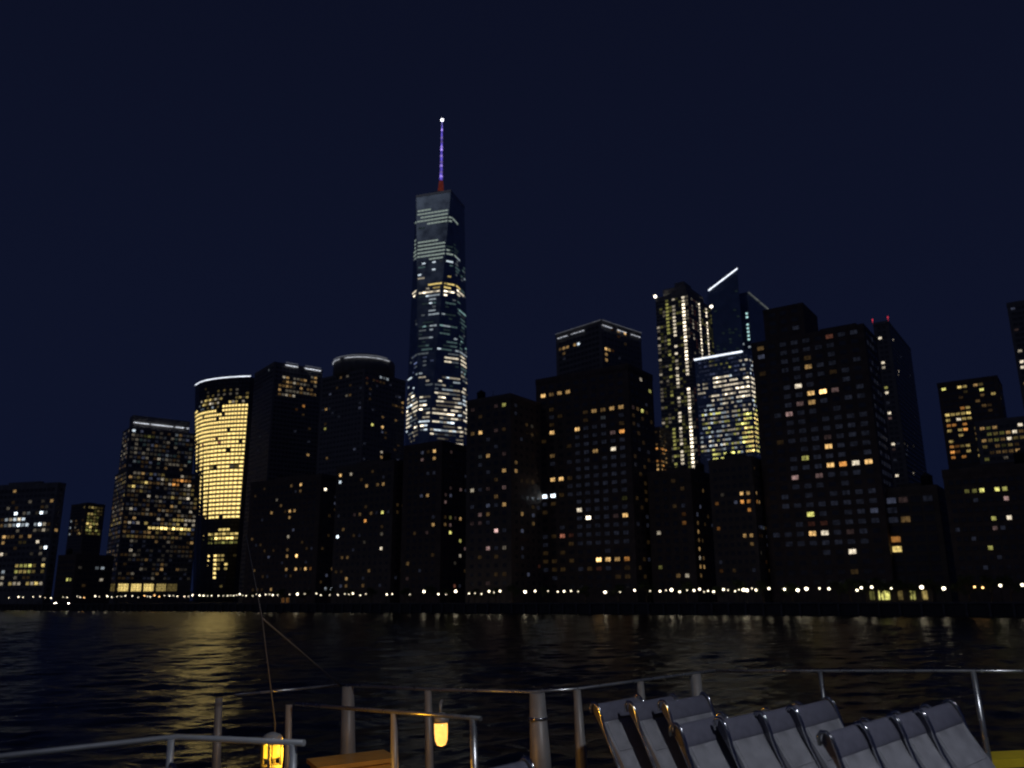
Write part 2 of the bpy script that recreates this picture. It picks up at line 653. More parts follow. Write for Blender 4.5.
# --- golden curved tower
GY = [768, 758, 751, 746, 742, 739, 737, 736]
GF = [0, .07, .17, .30, .45, .62, .80, 1.0]
zt = zat(253, 377, 736)
zb_ = zat(237, 575, 736)
def gold_fp(z):
    t = max(-0.05, min(1, (z - zb_) / (zt - zb_)))
    kL = kx(194.5, 575) + t * (kx(195, 388) - kx(194.5, 575))
    kR = kx(238, 540)
    pts = [Vector(((kL + f * (kR - kL)) * y, y)) for f, y in zip(GF, GY)]
    back = Vector((math.sin(GRID), math.cos(GRID))) * 45
    return pts + [pts[-1] + back, pts[0] + back * 0.6]
c = sum(gold_fp(zb_), Vector((0, 0))) / 10
b = Building('office_tower', 'golden lit tower with a curved glass front and glowing white top edge', 'tower', c, OFF)
m = MB()
m.prism(b.loc(gold_fp(QZ)), -.5, zt - QZ, b.loc(gold_fp(zt)))
b.part(m, 'wall', M_bronze)
fl = 3.75
z = zt - 4
while z > QZ + 10:
    f = gold_fp(z)
    for i in range(7):
        A, B = f[i], f[i + 1]
        L = (B - A).length
        n = max(1, round(L / 3.7))
        d = (B - A).normalized()
        for j in range(n):
            b.add(A + d * (L * (j + .5) / n) + Vector((d.y, -d.x)) * .12, z, math.atan2(d.y, d.x), L / n - .95, 1.85)
    z -= fl
b.light([(222, 404.5, 262, 411, .97, 'G', 4), (190, 405.5, 222, 411, .4, 'gnc', 2), (200, 399, 262, 405.5, .75, 'gn', 3), (205, 389, 262, 399, .45, 'gn', 2), (190, 438, 222, 446, .3, 'rg', 2), (196, 466, 246, 470, .5, 'gn', 2), (230, 416, 262, 432, .8, 'G', 4), (190, 411, 262, 518, .975, 'G', 4),
         (198, 526, 240, 531, .35, 'g', 4), (200, 531, 240, 538.5, .97, 'g', 4), (194, 538.5, 240, 544, .9, 'y', 2), (203, 553, 216, 578, .98, 'G', 4), (213, 555, 226, 572, .8, 'g', 3), (190, 545, 240, 590, .05, 'g', 1)], [])
b.finish(frames=False)
f = gold_fp(zt)
b.strip([(p.x, p.y, zt + .9) for p in f[:8]], .45, white_strip)

# --- dark towers right of it
b = simple('office_tower', 'square dark tower with a small grid of lit rows just below its roof lights', 'tower',
           253, 272, 321, 400, 640, 363, M_stone, 3.0, 3.6, 2.2, 1.9,
           [(277, 377, 316, 396, .85, 'wn', 2)],
           [(286, 381, 'w', 3), (300, 389, 'w', 3), (306, 380, 'w', 3), (268, 368, 'c', 2), (303, 407, 'a', 3), (295, 411, 'a', 1), (302, 413, 'w', 1), (295, 433, 's', 1), (310, 430, 'w', 1), (310, 441, 's', 1), (309, 453, 'w', 3), (259, 436, 'c', 1), (258, 452, 's', 1)],
           theta=rad(53), group=OFF)
A, B = b.fp[1], b.fp[2]
d = (B - A)
nn = Vector((d.y, -d.x)).normalized() * .8
for (t0, t1) in ((.22, .47), (.62, .96)):
    p, q = A + d * t0 + nn, A + d * t1 + nn
    for dz, mt in ((-.4, white_strip), (1.9, dim_strip)):
        b.strip([(p.x, p.y, b.z1 + dz), (q.x, q.y, b.z1 + dz)], .2, mt)

fp = box_fp(318, 362, 404, 440, 560)
b = Building('office_tower', 'dark tower topped by a round drum with an arc of white lights', 'tower', sum(fp, Vector((0, 0))) / 4, OFF)
z1 = zat(362, 370, 560)
b.tier(fp, QZ - .5, z1, M_stone)
cc = sum(fp, Vector((0, 0))) / 4
rr = min((fp[1] - fp[0]).length, (fp[2] - fp[1]).length) * .53
zc = zat(357, 356.5, cc.y - rr)
m = MB()
m.lathe([(rr, z1 - QZ + .02), (rr, zc - QZ), (rr * .97, zc - QZ + 1.2), (rr * .7, zc - QZ + 4.5), (rr * .3, zc - QZ + 6)], 48)
b.part(m, 'drum_roof', M_stone)
arc = [(cc.x + (rr + .5) * math.cos(rad(a)), cc.y + (rr + .5) * math.sin(rad(a)), zc - .4) for a in range(188, 336, 6)]
b.strip(arc[:8], .17, soft_strip)
b.strip(arc[9:], .17, soft_strip)
arc2 = [(cc.x + (rr + .3) * math.cos(rad(a)), cc.y + (rr + .3) * math.sin(rad(a)), zc + 1.2) for a in range(200, 330, 6)]
b.strip(arc2, .3, dim_strip)
for i in (0, 1):
    b.grid(fp[i], fp[i + 1], QZ + 60, z1, 3.4, 3.6, 2.2, 1.7)
b.light([(392, 402, 406, 408, .6, 'w', 2), (365, 378, 386, 384, .45, 'wr', 1), (320, 376, 404, 560, .05, 'sw', 1)],
        [(339, 376, 'w', 2), (346, 377, 'n', 2), (386, 372, 'c', 2), (380, 376, 'c', 3), (389, 378, 'c', 3), (345, 396, 'n', 2), (349, 397, 'w', 2), (370, 391, 'w', 1), (368, 400, 'w', 1), (362, 405, 's', 1),
         (399, 396, 's', 2), (384, 415, 'w', 2), (371, 423, 'y', 4), (383, 425, 'w', 4), (397, 419, 'w', 2), (402, 410, 'w', 2), (383, 451, 'n', 3), (383, 456, 'w', 3), (327, 410, 'w', 3), (324, 427, 'y', 3), (378, 465, 'n', 2), (340, 418, 's', 1)])
b.finish()

simple('apartment_block', 'dark apartment block with small warm lights stacked near the foot of the square dark tower', 'building',
       247, 318, 338, 540, 395, 476, M_brick, 3.4, 3.1, 1.5, 1.3,
       [(250, 480, 338, 590, .12, 'wsw', 1)],
       [(264, 483, 'w', 1), (291, 474, 'w', 2), (299, 480, 'w', 4), (321, 488, 'n', 5), (275, 502, 'n', 2), (273, 512, 'w', 4), (289, 513, 'w', 4), (292, 513, 'w', 3), (288, 520, 'w', 3), (287, 538, 'n', 3), (263, 520, 's', 1),
        (310, 546, 's', 1), (287, 556, 'w', 3), (295, 556, 'w', 5), (286, 568, 'w', 3), (294, 568, 'w', 4), (304, 569, 'w', 4), (309, 569, 'a', 2), (331, 570, 'w', 2), (255, 588, 'w', 1), (261, 588, 'w', 1), (269, 588, 'w', 3), (323, 587, 'c', 3), (331, 587, 'c', 4)],
       group=APT)
simple('apartment_block', 'dark apartment block with one bright white window below the round drum tower', 'building',
       334, 392, 412, 530, 360, 462, M_tan, 3.4, 3.1, 1.5, 1.3,
       [(336, 470, 412, 590, .12, 'wsw', 1)],
       [(339, 467, 'w', 4), (352, 468, 'n', 3), (340, 484, 'c', 4), (364, 486, 'w', 3), (382, 487, 'w', 4), (381, 482, 'w', 2), (380, 509, 'y', 4), (356, 513, 'p', 1), (367, 519, 'a', 4), (336, 518, 's', 1), (338, 534, 'c', 5), (380, 531, 'n', 2), (365, 541, 'n', 1), (354, 547, 's', 1),
        (379, 548, 'n', 4), (348, 576, 'w', 3), (340, 575, 'w', 1), (406, 565, 'w', 2), (405, 578, 'r', 1), (413, 507, 'w', 3)],
       group=APT)

# --- the tallest tower: square foot, eight triangular faces, spire
TY = 900
tc = Vector((kx(438.6, 320) * TY, TY))
zr = zat(439, 203, TY)
psi = rad(27)
s = 31.0
bs = [tc + Vector((s * .93 * math.sqrt(2) * math.cos(psi + rad(45 + 90 * i)), s * .93 * math.sqrt(2) * math.sin(psi + rad(45 + 90 * i)))) for i in range(4)]
ts = [tc + Vector((s * math.cos(psi + rad(90 + 90 * i)), s * math.sin(psi + rad(90 + 90 * i)))) for i in range(4)]
b = Building('skyscraper', 'tallest glass skyscraper with tapering chamfered faces and a purple lit spire', 'tower', tc)
zf = 57.0
m = MB()
m.prism(b.loc(bs), -.5, zf - QZ)
lb, lt = b.loc(bs), b.loc(ts)
vb = [m.v((*p, zf - QZ + .01)) for p in lb]
vt = [m.v((*p, zr - QZ)) for p in lt]
for i in range(4):
    m.face([vb[i], vb[(i + 1) % 4], vt[i]])
    m.face([vb[(i + 1) % 4], vt[(i + 1) % 4], vt[i]])
m.face(vt)
b.part(m, 'wall', M_curtain)
fl = 4.55
z = zr - 5
while z > 90:
    t = (z - zf) / (zr - zf)
    for i in range(4):
        j = (i + 1) % 4
        segs = [(bs[i].lerp(ts[i], t), bs[j].lerp(ts[i], t)), (bs[j].lerp(ts[i], t), bs[j].lerp(ts[j], t))]
        for A, B in segs:
            d = B - A
            L = d.length
            if L < 4:
                continue
            d.normalize()
            n = Vector((d.y, -d.x))
            if n.dot(-(A + B) / 2) < 0:
                continue
            k = max(1, int((L - 1) / 4.3))
            for q in range(k):
                b.add(A + d * (L / 2 + (q - (k - 1) / 2) * 4.3) + n * .15, z, math.atan2(d.y, d.x), 3.95, 1.75)
    z -= fl
b.light([(414, 209, 452, 224, .98, 'L', 3), (416, 227, 426, 231, .7, 't', 1), (414, 240, 447, 259, .98, 'L', 3), (446, 240, 457, 256, .55, 't', 1), (414, 258, 460, 276, .22, 'ct', 2),
         (416, 276, 428, 289, .5, 'n', 3), (438, 275, 452, 282.5, .7, 'gn', 3), (423, 283, 461, 288, .95, 'g', 4), (407, 290.5, 462, 295, .85, 'n', 4), (430, 295, 434, 345, .9, 'c', 3), (437, 345, 441, 358, .9, 'c', 4),
         (420, 313, 443, 316, .5, 'c', 3), (444, 297, 462, 345, .22, 't', 1), (415, 296, 462, 350, .10, 'ct', 2), (439, 355, 466, 365, .85, 'n', 4), (408, 350, 468, 374, .25, 'cb', 2), (450, 372, 467, 396, .6, 'n', 3), (446, 300, 462, 350, .35, 't', 2), (416, 296, 446, 350, .3, 't', 1),
         (408, 372, 468, 398, .35, 'nc', 3), (451, 262, 466, 400, .25, 'ct', 2), (405, 396, 470, 434, .5, 'nnnc', 4), (405, 398, 470, 436, .6, 'nc', 2), (449, 433, 468, 452, .62, 'n', 3), (408, 434, 449, 446, .3, 'n', 2)],
        [(424, 262, 'c', 4), (434, 261, 'c', 4), (445, 261, 'c', 4), (453, 262, 'c', 4), (434, 268, 'c', 4), (419, 274, 'c', 4), (431, 297, 'c', 4), (432, 303, 'c', 4), (423, 326, 't', 3), (439, 326, 't', 3), (417, 293, 'n', 5), (458, 294, 'n', 4)], runs=.4)
b.finish(unlit=False, frames=False)
m = MB()
m.prism(b.loc([tc + (p - tc) * 1.01 for p in ts]), zr - QZ + .02, zr - QZ + 3)
b.part(m, 'parapet', M_steel)
zs = zat(440, 120, TY)
z0 = zr + 3
hs = zs - z0
m = MB()
m.lathe([(13, z0 - QZ), (13, z0 - QZ + 4), (12.4, z0 - QZ + 4.5), (12.4, z0 - QZ + 6.5), (5, z0 - QZ + 7)], 24)
b.part(m, 'antenna_ring', M_steel)
m = MB()
m.lathe([(4.2, z0 - QZ + 7), (2.6, z0 - QZ + hs * .22), (2.2, z0 - QZ + hs * .24)], 12)
b.part(m, 'spire_base', glow('red_lit_spire_base', (1.0, .16, .10), .07, .4))
m = MB()
m.lathe([(1.7, z0 - QZ + hs * .24), (.45, z0 - QZ + hs * .99)], 10)
b.part(m, 'spire', glow('violet_lit_spire', (.20, .14, 1.0), .55, .8, .12))
for i, fr in enumerate((.28, .33, .41, .455, .53, .61, .645, .71, .76, .86)):
    m = MB()
    rr_ = 1.5 * (1 - fr) + .6
    m.lathe([(rr_, 0), (rr_ + .1, .3), (rr_ + .1, 2.4), (rr_, 2.7)], 10, (0, 0, z0 - QZ + hs * fr))
    b.part(m, 'light_ring', glow('violet_ring', (.42, .30, 1.0), (.9, .35, .8, .3, .7, 1.3, .8, .25, .5, 1.6)[i], .2))
m = MB()
m.lathe([(.3, 0), (1.5, .8), (1.7, 1.9), (1.5, 3.0), (.3, 3.8)], 10, (0, 0, zs - QZ - 2))
b.part(m, 'beacon', glow('white_beacon', (.9, .9, 1.0), 5, 0))

# --- dark apartments between tower and centre
simple('apartment_block', 'dark apartment block standing in front of the foot of the tallest skyscraper', 'building',
       402, 441, 474, 510, 345, 443, M_brick, 3.4, 3.1, 1.5, 1.3, [(402, 450, 474, 590, .12, 'wsp', 1)],
       [(431, 446, 'w', 4), (440, 461, 'w', 3), (430, 473, 's', 1), (430, 496, 'w', 3), (452, 489, 'p', 1), (443, 515, 'w', 1), (439, 526, 'w', 3), (443, 524, 'w', 2), (452, 519, 'y', 2), (463, 516, 'w', 3), (452, 536, 'y', 4), (462, 542, 'y', 3), (462, 558, 'n', 3), (456, 566, 'n', 1), (407, 565, 'w', 2), (418, 572, 's', 1), (456, 585, 'r', 2)], group=APT)
simple('apartment_block', 'dark apartment block with a few warm windows left of the widest apartment tower', 'building',
       466, 511, 543, 500, 310, 396, M_tan, 3.8, 3.2, 1.7, 1.35, [(470, 400, 542, 590, .12, 'wsp', 1)],
       [(510, 398, 'y', 3), (518, 404, 's', 1), (482, 436, 'w', 4), (487, 436, 's', 1), (493, 443, 's', 1), (487, 456, 'w', 4), (477, 459, 'c', 1), (481, 463, 's', 1), (501, 470, 'w', 4), (513, 468, 'w', 3), (510, 469, 'w', 2), (518, 442, 's', 1), (533, 428, 'n', 1), (470, 492, 'n', 3),
        (507, 506, 'w', 4), (523, 513, 'w', 4), (531, 504, 'w', 1), (494, 530, 'p', 4), (485, 549, 'p', 3), (495, 548, 's', 1), (486, 516, 'w', 2), (486, 524, 's', 1), (510, 548, 'n', 2), (494, 575, 'w', 1), (494, 505, 's', 1), (539, 569, 'r', 1)], group=APT)

# --- stepped-roof tower behind the central apartment tower
b = simple('office_tower', 'corner tower with dotted white light lines below its low roof', 'tower',
           556, 602, 641, 340, 520, 321, M_stone, 3.4, 3.8, 2.4, 1.9, [(556, 340, 641, 362, .04, 'w', 1)],
           [(561, 349, 'w', 2), (564, 346, 'w', 3), (568, 347, 'w', 3), (575, 344, 'w', 3), (579, 343, 'c', 4), (606, 349, 'w', 4), (609, 349, 'w', 3), (606, 355, 'w', 4), (606, 361, 'w', 4), (610, 330, 'a', 1), (618, 333, 'w', 3), (624, 335, 'w', 4), (618, 337, 'a', 1), (614, 349, 'a', 1), (565, 361, 's', 1), (619, 359, 's', 1)],
           theta=rad(47), group=OFF, bulk=False)
fpx, zz = b.fp, b.z1
m = MB()
m.prism(b.loc(inset(fpx, .8)), zz - QZ + .02, zz - QZ + 5, b.loc(inset(fpx, .6)))
b.part(m, 'roof', M_roof)
for (A, B, spans) in ((fpx[0], fpx[1], ((.06, .3), (.36, .66))), (fpx[1], fpx[2], ((.0, .26), (.38, .62), (.72, .98)))):
    d = B - A
    nn = Vector((d.y, -d.x)).normalized() * .8
    for (t0, t1) in spans:
        p, q = A + d * t0 + nn, A + d * t1 + nn
        nseg = max(2, int((q - p).length / 2.2))
        for i in range(nseg):
            a, e = p.lerp(q, i / nseg), p.lerp(q, (i + .6) / nseg)
            b.strip([(a.x, a.y, zz - 3.0), (e.x, e.y, zz - 3.0)], .24, soft_strip)
    p, q = A + nn, B + nn
    b.strip([(p.x, p.y, zz + .6), (q.x, q.y, zz + .6)], .14, dim_strip)

simple('apartment_tower', 'widest dark apartment tower with a few scattered warm windows in the centre', 'tower',
       537, 632, 657, 470, 305, 366, M_brick, 3.9, 3.15, 2.1, 1.4,
       [(574, 425, 632, 548, .9, 's', 0), (540, 400, 655, 580, .3, 'sw', 0)],
       [(547, 398, 'w', 4), (550, 396, 'w', 2), (558, 395, 'w', 3), (568, 395, 'w', 4), (588, 409, 'w', 1), (595, 410, 'w', 4), (600, 409, 'w', 2), (608, 409, 'w', 3), (617, 408, 'r', 4), (622, 408, 'w', 4), (627, 409, 'p', 1), (634, 411, 'w', 2), (641, 412, 'y', 4), (648, 413, 'w', 1), (600, 417, 'c', 1), (649, 362, 'n', 3), (652, 391, 'y', 3),
        (551, 436, 'w', 4), (578, 433, 'w', 4), (609, 432, 'p', 2), (620, 432, 'a', 4), (598, 449, 'w', 3), (618, 450, 'n', 4), (551, 460, 'w', 2), (552, 476, 'w', 4), (560, 475, 'w', 4), (570, 476, 'w', 1), (542, 494, 'c', 5), (551, 493, 'c', 5), (580, 507, 'n', 4), (592, 517, 'n', 5), (613, 515, 'p', 1), (623, 516, 'w', 4),
        (621, 499, 'y', 1), (562, 534, 'r', 3), (572, 534, 'r', 1), (602, 559, 'w', 5), (606, 559, 'w', 4), (617, 559, 'w', 3), (625, 559, 'a', 3), (630, 559, 'a', 3), (595, 569, 'r', 1), (605, 570, 's', 1), (648, 517, 's', 1), (650, 560, 's', 1), (532, 504, 's', 1), (583, 500, 's', 1)], group=APT)

# --- tower with strings of work lights
fp = box_fp(657, 690, 713, 330, 850)
b = Building('office_tower', 'slim tower with bright vertical strings of lights and a lamp on each roof corner', 'tower', sum(fp, Vector((0, 0))) / 4, OFF)
z1 = zat(690, 292, 850)
b.tier(fp, QZ - .5, z1, M_concrete)
m = MB()
m.prism(b.loc(inset(fp, .72)), z1 - QZ + .02, zat(690, 281, 850) - QZ)
m.prism(b.loc(inset(fp, .3)), zat(690, 281, 850) - QZ + .02, zat(690, 272, 850) - QZ)
b.part(m, 'rooftop_bulkhead', M_concrete)
LEFT = [('n', .8, 3), ('y', .6, 2), ('n', .5, 2), ('y', .85, 3), ('y', .5, 2), ('n', .85, 4), ('y', .45, 2), ('y', .5, 2), ('n', .98, 5), ('n', .4, 2)]
RIGHT = [('r', .4, 1), ('n', .7, 3), ('r', .3, 1), ('n', .5, 2), ('n', .96, 5), ('y', .4, 2), ('y', .6, 2), ('n', .95, 5), ('y', .6, 2), ('y', .6, 2)]
for A, B, pat in ((fp[0], fp[1], LEFT), (fp[1], fp[2], RIGHT)):
    d = B - A
    L = d.length
    d.normalize()
    n = len(pat)
    z = z1 - 5
    while z > QZ + 70:
        for i, (cc_, pr, lv) in enumerate(pat):
            w0 = len(b.wins)
            b.add(A + d * (L * (i + .5) / n), z, math.atan2(d.y, d.x), min(3.4, L / n * .82), 2.4)
            wn = b.wins[-1]
            y = wn[5]
            p2 = pr
            if 345 < y < 425:
                p2, lv2 = pr * .8, lv - (1 if R.random() < .5 else 0)
            else:
                lv2 = lv
            if y < 325 and i < 3 and A is fp[0]:
                p2 *= .3
            if R.random() < p2:
                wn[6] = (cc_, max(1, min(5, lv2 + R.choice((-1, 0, 0)))))
        z -= 4.15
b.finish()
for (px, py, Y, P) in ((662, 293, 850, fp[0]), (707, 291, 850, fp[2])):
    m = MB()
    m.lathe([(.4, 0), (1.6, .8), (1.9, 1.8), (1.6, 2.8), (.4, 3.6)], 10, (P.x - b.base.x, P.y - b.base.y, z1 - QZ + 1.5))
    b.part(m, 'roof_lamp', glow('roof_lamp_glow', (1, .9, .72), 4, 0))

simple('low_building', 'low block with a little grid of warm dots at the foot of the light-string tower', 'building',
       651, 660, 672, 455, 700, 428, M_brick, 3.2, 3.6, 2.0, 1.6, [(653, 446, 667, 474, .7, 'wa', 3), (653, 430, 667, 446, .25, 'w', 1)], [], group=OFF)

# --- bright office tower with white top line
b = simple('office_tower', 'glass office tower with a slanting white roof line and banded yellow floors', 'tower',
           697, 752, 763, 400, 690, 351, M_curtain, 2.5, 4.0, 2.2, 1.6,
           [(704, 360, 732, 369, .6, 'yn', 2), (736, 357, 754, 373, .45, 'cn', 3), (713, 376, 758, 397, .82, 'n', 4), (697, 381, 707, 394, .6, 'n', 3), (707, 395, 760, 410, .62, 'nc', 3), (752, 396, 762, 404, .9, 'y', 4),
            (742, 410, 764, 452, .85, 'yg', 4), (701, 408, 742, 452, .72, 'ncy', 3), (712, 450, 735, 462, .8, 'y', 4), (696, 372, 764, 460, .5, 'b', 1), (696, 354, 764, 376, .55, 'b', 1)],
           [(713, 413, 'y', 4), (718, 413, 'y', 4), (751, 366, 'c', 4), (750, 372, 'c', 4), (729, 377, 'c', 4)], bulk=False, unlit=False, group=OFF)
A, B = b.fp[0], b.fp[1]
nn = Vector(((B - A).y, -(B - A).x)).normalized() * .8
p, q = A + nn, A.lerp(B, .9) + nn
b.strip([(p.x, p.y, b.z1 + .4), (q.x, q.y, b.z1 + .4)], .75, white_strip)

# --- dark glass towers with angled roof edge behind it
Y = 1000
fpA = box_fp(711, 742, 746, 330, Y, theta=rad(8), dr=35)
b = Building('glass_tower', 'dark glass tower with a steep white light line along its sloping roof', 'tower', sum(fpA, Vector((0, 0))) / 4, OFF)
l = b.loc(fpA)
zl, zh = zat(712, 291, fpA[0].y) - QZ, zat(738, 269, Y) - QZ
m = MB()
lo = [m.v((*p, -.5)) for p in l]
hi = [m.v((*l[0], zl)), m.v((*l[1], zh)), m.v((*l[2], zh)), m.v((*l[3], zl))]
for i in range(4):
    j = (i + 1) % 4
    m.face([lo[i], lo[j], hi[j], hi[i]])
m.face(hi)
m.face(lo[::-1])
b.part(m, 'wall', M_curtain)
b.grid(fpA[0], fpA[1], QZ + 150, zl + QZ, 4, 4.3, 3.2, 2.4)
b.light([(711, 290, 746, 350, .1, 't', 0)], [], True)
b.finish(60, unlit=False)
b.strip([(fpA[0].x, fpA[0].y - .8, zl + QZ + .5), (fpA[1].x, fpA[1].y - .8, zh + QZ + .5)], .85, white_strip)

fpB = box_fp(724, 751, 786, 330, 1010, theta=GRID)
b = Building('glass_tower', 'dark glass tower with a column of teal lights under a faint roof line', 'tower', sum(fpB, Vector((0, 0))) / 4, OFF)
z1 = zat(751, 293, 1010)
b.tier(fpB, QZ - .5, z1, M_curtain, 1.5)
for i in (0, 1):
    b.grid(fpB[i], fpB[i + 1], QZ + 150, z1, 4, 5.0, 3.0, 2.6)
b.light([], [(746.5 + .06 * (y - 314) * .8, y, 't', 4) for y in (314, 318.5, 323, 327, 331.5, 336, 340)] + [(743, 345, 'c', 3), (749, 348, 'c', 3)])
b.finish(80, unlit=False)
A, B = fpB[1], fpB[2]
nn = Vector(((B - A).y, -(B - A).x)).normalized() * .9
p, q = A + nn, A.lerp(B, .72) + nn
b.strip([(p.x, p.y, z1 + 1), (q.x, q.y, z1 + 1)], .55, glow('faint_roof_line', (.8, .85, .8), .12, .3, .1))

# --- low dark blocks in front of them
simple('apartment_block', 'low dark apartment block with a short column of warm windows below the light-string tower', 'building',
       650, 694, 716, 530, 300, 471, M_brick, 3.4, 3.1, 1.5, 1.3, [(688, 518, 704, 580, .5, 'w', 2), (652, 476, 716, 585, .14, 'wsa', 1)],
       [(693, 535, 'w', 3), (699, 552, 'w', 3), (697, 558, 'n', 3), (697, 563, 'w', 3), (699, 568, 'w', 3), (693, 575, 'n', 3), (664, 568, 'y', 2), (662, 533, 'n', 3)], group=APT)
simple('apartment_block', 'low dark block with a knot of amber windows beside the big right-hand apartment tower', 'building',
       713, 757, 772, 530, 285, 459, M_tan, 2.3, 2.9, 1.15, 1.15, [(738, 487, 758, 509, .6, 'aw', 3), (713, 465, 772, 585, .14, 'wsa', 1)],
       [(748, 495, 'w', 4), (753, 496, 'w', 3), (748, 502, 'a', 3), (755, 503, 'w', 3), (749, 509, 'a', 3), (749, 538, 'w', 4), (745, 538, 'w', 3), (762, 531, 'c', 2), (762, 526, 'b', 2), (757, 553, 'n', 1), (720, 492, 'n', 1)], group=APT)

# --- big dark apartment tower on the right
fp = box_fp(756, 872, 884, 400, 268)
b = Building('apartment_tower', 'big dark apartment tower with stepped top and a bright amber window at mid height', 'tower', sum(fp, Vector((0, 0))) / 4, APT)
z1 = zat(868, 326, 268)
b.tier(fp, QZ - .5, z1, M_brick)
A, B = fp[0], fp[1]
dr = fp[2] - fp[1]
f2 = [A.lerp(B, .13), A.lerp(B, .50), A.lerp(B, .50) + dr * .9, A.lerp(B, .13) + dr * .9]
f2 = [p + dr * .03 for p in f2]
z2 = zat(800, 305, f2[1].y)
b.tier(f2, z1 + .02, z2, M_brick)
m = MB()
f3 = [A.lerp(B, .6) + dr * .2, A.lerp(B, .92) + dr * .2, A.lerp(B, .92) + dr * .8, A.lerp(B, .6) + dr * .8]
m.prism(b.loc(f3), z1 - QZ + .02, zat(850, 318, fp[1].y) - QZ)
b.part(m, 'rooftop_bulkhead', M_brick)
for i in (0, 1):
    b.grid(fp[i], fp[i + 1], QZ + 4, z1, 4.05, 3.2, 2.3, 1.5)
b.grid(f2[0], f2[1], z1 + 1, z2, 4.05, 3.2, 2.3, 1.5)
b.light([(776, 330, 890, 420, .55, 's', 0), (785, 410, 892, 545, .8, 's', 0), (760, 330, 890, 590, .08, 'sw', 0)],
        [(759, 337, 'w', 2), (766, 356, 's', 2), (832, 339, 'r', 2), (806, 363, 'w', 3), (793, 365, 's', 1), (790, 346, 's', 1), (802, 333, 's', 1), (796, 385, 'p', 2), (799, 387, 'n', 4), (812, 395, 'w', 4), (822, 392, 'w', 5), (829, 391, 'w', 5), (838, 389, 'p', 2), (810, 403, 'w', 3), (798, 405, 'p', 2), (787, 418, 'p', 3),
         (803, 458, 'y', 3), (829, 449, 'w', 4), (831, 443, 'p', 1), (831, 466, 'w', 4), (835, 466, 'a', 4), (848, 464, 'n', 4), (860, 462, 'w', 3), (865, 462, 'w', 4), (876, 463, 's', 1), (794, 482, 'p', 3), (820, 478, 'p', 2), (807, 469, 's', 1), (792, 470, 's', 1), (812, 512, 'y', 4), (812, 524, 'r', 1), (824, 523, 'r', 1),
         (812, 535, 'w', 4), (826, 535, 'n', 4), (856, 555, 'n', 4), (880, 506, 's', 2), (882, 517, 's', 1), (854, 531, 'p', 1), (829, 546, 's', 1), (835, 500, 's', 1), (848, 498, 's', 1)])
b.finish()

# --- right hand side
b = simple('office_tower', 'slender dark tower with two red roof beacons and sparse white dots', 'tower',
           881, 897, 916, 390, 520, 322, M_stone, 3.0, 3.4, 1.9, 1.6, [(872, 330, 920, 480, .04, 's', 1)],
           [(878, 337, 'n', 4), (893, 340, 'n', 4), (882, 365, 'n', 4), (883, 369, 'n', 3), (898, 371, 'n', 4), (898, 376, 'n', 3), (886, 386, 'y', 3), (887, 395, 'n', 4), (902, 402, 's', 1), (889, 412, 'n', 4), (883, 405, 's', 1), (883, 417, 'p', 2), (891, 443, 'n', 4), (902, 445, 'n', 2), (908, 445, 'n', 2), (897, 474, 'n', 4), (914, 473, 'n', 4), (914, 445, 'n', 2), (884, 450, 'p', 1)], group=OFF)
for P, dz in ((b.fp[0], 2.2), (b.fp[1], 2.0)):
    m = MB()
    m.lathe([(.12, 0), (.12, 2.2), (.5, 2.5), (.55, 3.0), (.3, 3.5)], 8, (P.x - b.base.x, P.y - b.base.y, b.z1 - QZ + .5))
    b.part(m, 'beacon', red_beacon)
simple('apartment_block', 'dark low apartment block with one bright gold window low at its left end', 'building',
       886, 944, 950, 540, 262, 488, M_tan, 3.6, 3.1, 2.7, 1.8, [(888, 498, 945, 575, .15, 's', 0)],
       [(895, 505, 'p', 2), (893, 517, 's', 1), (901, 516, 'w', 2), (900, 541, 'a', 3), (902, 552, 'g', 4), (880, 506, 's', 2), (909, 503, 'p', 1)], dr=22, group=APT)
simple('office_tower', 'square office tower with crowded gold windows at right', 'tower',
       942, 1004, 1010, 420, 480, 377, M_brick, 2.9, 3.3, 2.2, 1.5,
       [(938, 384, 1002, 402, .3, 'gw', 2), (942, 405, 972, 462, .72, 'ga', 3), (974, 420, 992, 458, .55, 'wg', 2), (972, 402, 1005, 460, .15, 'w', 1)],
       [(940, 385, 'y', 4), (958, 388, 'g', 4), (964, 388, 'g', 3), (982, 390, 'y', 4), (994, 391, 'g', 3), (949, 416, 'g', 4), (962, 418, 'n', 4)], dr=30, group=OFF)
simple('office_block', 'wide lower office block with speckled warm windows at the right edge', 'building',
       977, 1030, 1075, 440, 420, 418, M_stone, 2.9, 3.3, 2.0, 1.5,
       [(975, 416, 1024, 470, .5, 'wgy', 2), (1000, 425, 1024, 460, .4, 'wn', 3)], [(1009, 434, 'n', 4), (1015, 433, 'n', 4), (1021, 427, 'n', 4)], dr=30, group=OFF)
simple('office_tower', 'tall dark tower cut by the right edge with a patch of white windows', 'tower',
       1019, 1066, 1100, 380, 470, 297, M_stone, 2.9, 3.4, 2.1, 1.6,
       [(1010, 361, 1020, 372, .8, 'n', 3), (1013, 372, 1024, 380, .5, 'p', 2), (1010, 300, 1030, 400, .08, 's', 1)], [(1021, 352, 'n', 3), (1017, 327, 'p', 1), (1018, 386, 'w', 2), (1014, 366, 'n', 4), (1018, 366, 'n', 4)], dr=30, group=OFF)
